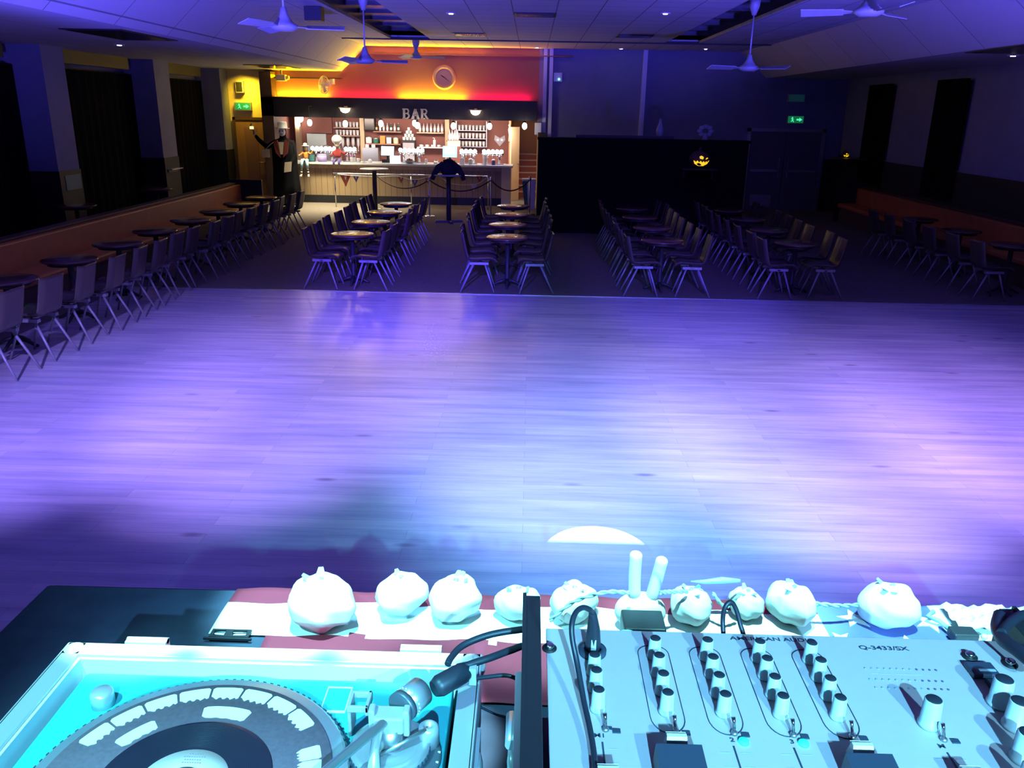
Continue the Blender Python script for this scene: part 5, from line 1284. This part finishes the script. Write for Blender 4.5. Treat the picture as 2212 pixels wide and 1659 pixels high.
b = MB().box(.345, .365, .687, .6875, 0, .0002).box(.370, .395, .687, .6875, 0, .0002)
b.build('meter_scale', 'ink_light', mx)
text_mesh('brand_lettering', 'AMERICAN AUDIO', .0080, 'ink', mx, (.219, .7355, .0004), depth=.0001, sx=1.32, bold=.0001)
text_mesh('model_lettering', 'Q-3433/SX', .0088, 'ink', mx, (.349, .7255, .0004), depth=.0001, sx=1.25, bold=.0001)
for s_, x, y in (('M1', .0665, .5885), ('2', .1855, .588), ('3', .2375, .588), ('M', .366, .588)):
    text_mesh('channel_lettering', s_, .0068, 'ink', mx, (x, y, .0004), depth=.0001, sx=1.2, bold=.0001)
MB().box(.0745, .0835, .5985, .6025, 0, .0004).build('ink_bar', 'ink', mx)
# microphone jack and its looping cable
t = thing('jack_plug', 'black plug standing upright in the mixer socket', 'plug', (.0735, .708, 1.93))
MB().lathe([(.014, 0), (.014, .004), (.009, .006), (.009, .0)], n=24).build('socket_ring', 'ink', t)
MB().tube([(0, 0, .004), (0, 0, .012), (-.0005, -.002, .030), (-.002, -.006, .046), (-.004, -.014, .056)], [.0075, .0078, .0065, .0045, .0032], 16).build('sleeve', 'cable', t)
MB().box(-.0025, .0025, -.0078, -.0068, .008, .020).build('label', 'knob', t)
tag(MB().tube(spline([(.0695, .694, 1.986), (.066, .684, 1.996), (.059, .678, 2.002), (.052, .670, 2.002), (.048, .660, 1.996), (.0485, .652, 1.985), (.053, .639, 1.968), (.058, .611, 1.951), (.062, .584, 1.944), (.064, .557, 1.940), (.0635, .53, 1.938), (.062, .48, 1.936), (.05, .40, 1.936)], 6), .0026, 10).build('microphone_cable', 'cable'),
    'black cable looping up from the plug and down across the mixer', 'cable')
tag(MB().tube(spline([(.219, .752, 1.82), (.219, .756, 1.90), (.2185, .77, 1.93), (.220, .772, 1.945), (.226, .775, 1.950), (.232, .775, 1.943), (.237, .770, 1.928), (.243, .758, 1.90), (.243, .752, 1.82)], 6), .0026, 10).build('patch_cable', 'cable'),
    'short black cable arching up behind the mixer top edge', 'cable')
for lb, p, r_ in (('thick black cable curving from the rack case to the turntable sleeve', [(.02, .80, 1.86), (.014, .838, 1.862), (-.008, .838, 1.862), (-.04, .832, 1.858), (-.067, .820, 1.852), (-.079, .800, 1.850), (-.082, .790, 1.848)], .0040),
                  ('black cable running below the curved thick cable', [(.02, .80, 1.85), (.008, .825, 1.85), (-.010, .817, 1.85), (-.033, .802, 1.85), (-.052, .794, 1.848), (-.062, .790, 1.846)], .0042),
                  ('ribbed grey cable at the back corner of the flight case', [(.015, .815, 1.80), (-.012, .832, 1.802), (-.040, .826, 1.804), (-.066, .814, 1.808), (-.085, .80, 1.815)], .0026)):
    tag(MB().tube(spline(p, 8), r_, 10).build('booth_cable', 'cable'), lb, 'cable')
t = thing('cable_sleeve', 'thick black sleeve lying over the case corner behind the counterweight', 'sleeve', (-.075, .779, 1.838))
dd = Vector((.032, .026, .004)).normalized()
MB().tube([tuple(-dd*.026), tuple(-dd*.018), tuple(dd*.012), tuple(dd*.026)], [.009, .0125, .012, .008], 18).build('body', 'cable', t)
MB().box(.018, .026, .004, .012, -.012, .010).build('clip', 'case_alu', t)
tag(MB().tube(spline([(-.050, .852, 1.74), (-.029, .841, 1.738), (-.01, .832, 1.738), (.003, .80, 1.742)], 6), .0016, 6).build('thin_wire', 'cable'), 'thin dark wire crossing the gap between the two cases', 'wire')
t = thing('cable_bundle', 'dark forked cable strap at the right corner of the mixer', 'strap', (.50, .74, 1.95))
MB().tube(spline([(-.005, -.075, .004), (-.010, -.045, .004), (-.012, -.02, .0), (-.004, .005, -.002), (.012, .03, -.004)], 5), .0068, 10).build('strap', 'cable', t)
MB().tube(spline([(-.012, -.015, .004), (.005, .003, .004), (.03, .022, .002), (.05, .03, 0)], 5), .005, 10).build('branch', 'cable', t)
t = thing('power_block', 'small black block on the flag behind the mixer corner', 'box', (.752, 1.212, TZ + .007))
MB().box(-.021, .021, -.014, .014, 0, .018).build('body', 'case_black', t, .003); MB().ball((.035, -.002, .008), .0055, 10, 8).build('lamp', 'fader_white', t)
t = thing('shiny_wrap', 'crumpled shiny pale wrapping on the right of the flag', 'wrapping', (.83, 1.262, TZ + .006))
b = MB(); rows = []
for j in range(9):
    rows.append([(-.075 + .2*i/20, -.035 + .075*j/8, .004 + .008*abs(math.sin(i*1.3 + j*.8)) + .005*math.sin(j*2.1 + i*.4)**2) for i in range(21)])
b.rings(rows, False, False, False); b.build('sheet', 'ornament', t)
b = MB(); b.tube([(-.09, -.03, .006), (-.10, -.01, .010), (-.115, .0, .012), (-.10, .012, .014)], .004, 8); b.build('ribbon', 'leaf', t)

# added housing and flap, out of view, that cut the bright beam on the floor
t = thing('added_beam_cutter', 'added unseen black housing and flap that trim the floor beam', 'lamp', (.44, 1.9, 3.75))
dirv = Vector((0, 2.54, -3.75)).normalized(); pv = Vector((0, dirv.z, -dirv.y)); ex = Vector((.09, 0, 0))
e0 = dirv*.15
MB().hexa([e0 - ex, e0 + ex, e0 + ex + pv*.14, e0 - ex + pv*.14, e0 - ex + dirv*.003, e0 + ex + dirv*.003, e0 + ex + pv*.14 + dirv*.003, e0 - ex + pv*.14 + dirv*.003]).build('flap', 'black', t)
b = MB(); u_ = pv.normalized(); rr = []
for d_ in (-.16, -.02, .11): rr.append([dirv*d_ + (u_*math.cos(2*PI*i/20) + Vector((1, 0, 0))*math.sin(2*PI*i/20))*.07 for i in range(20)])
b.rings(rr, False).build('housing', 'black', t)
MB().tube([(-.08, 0, 0), (-.09, 0, .12), (0, 0, .17), (.09, 0, .12), (.08, 0, 0)], .008, 6).build('yoke', 'black', t)
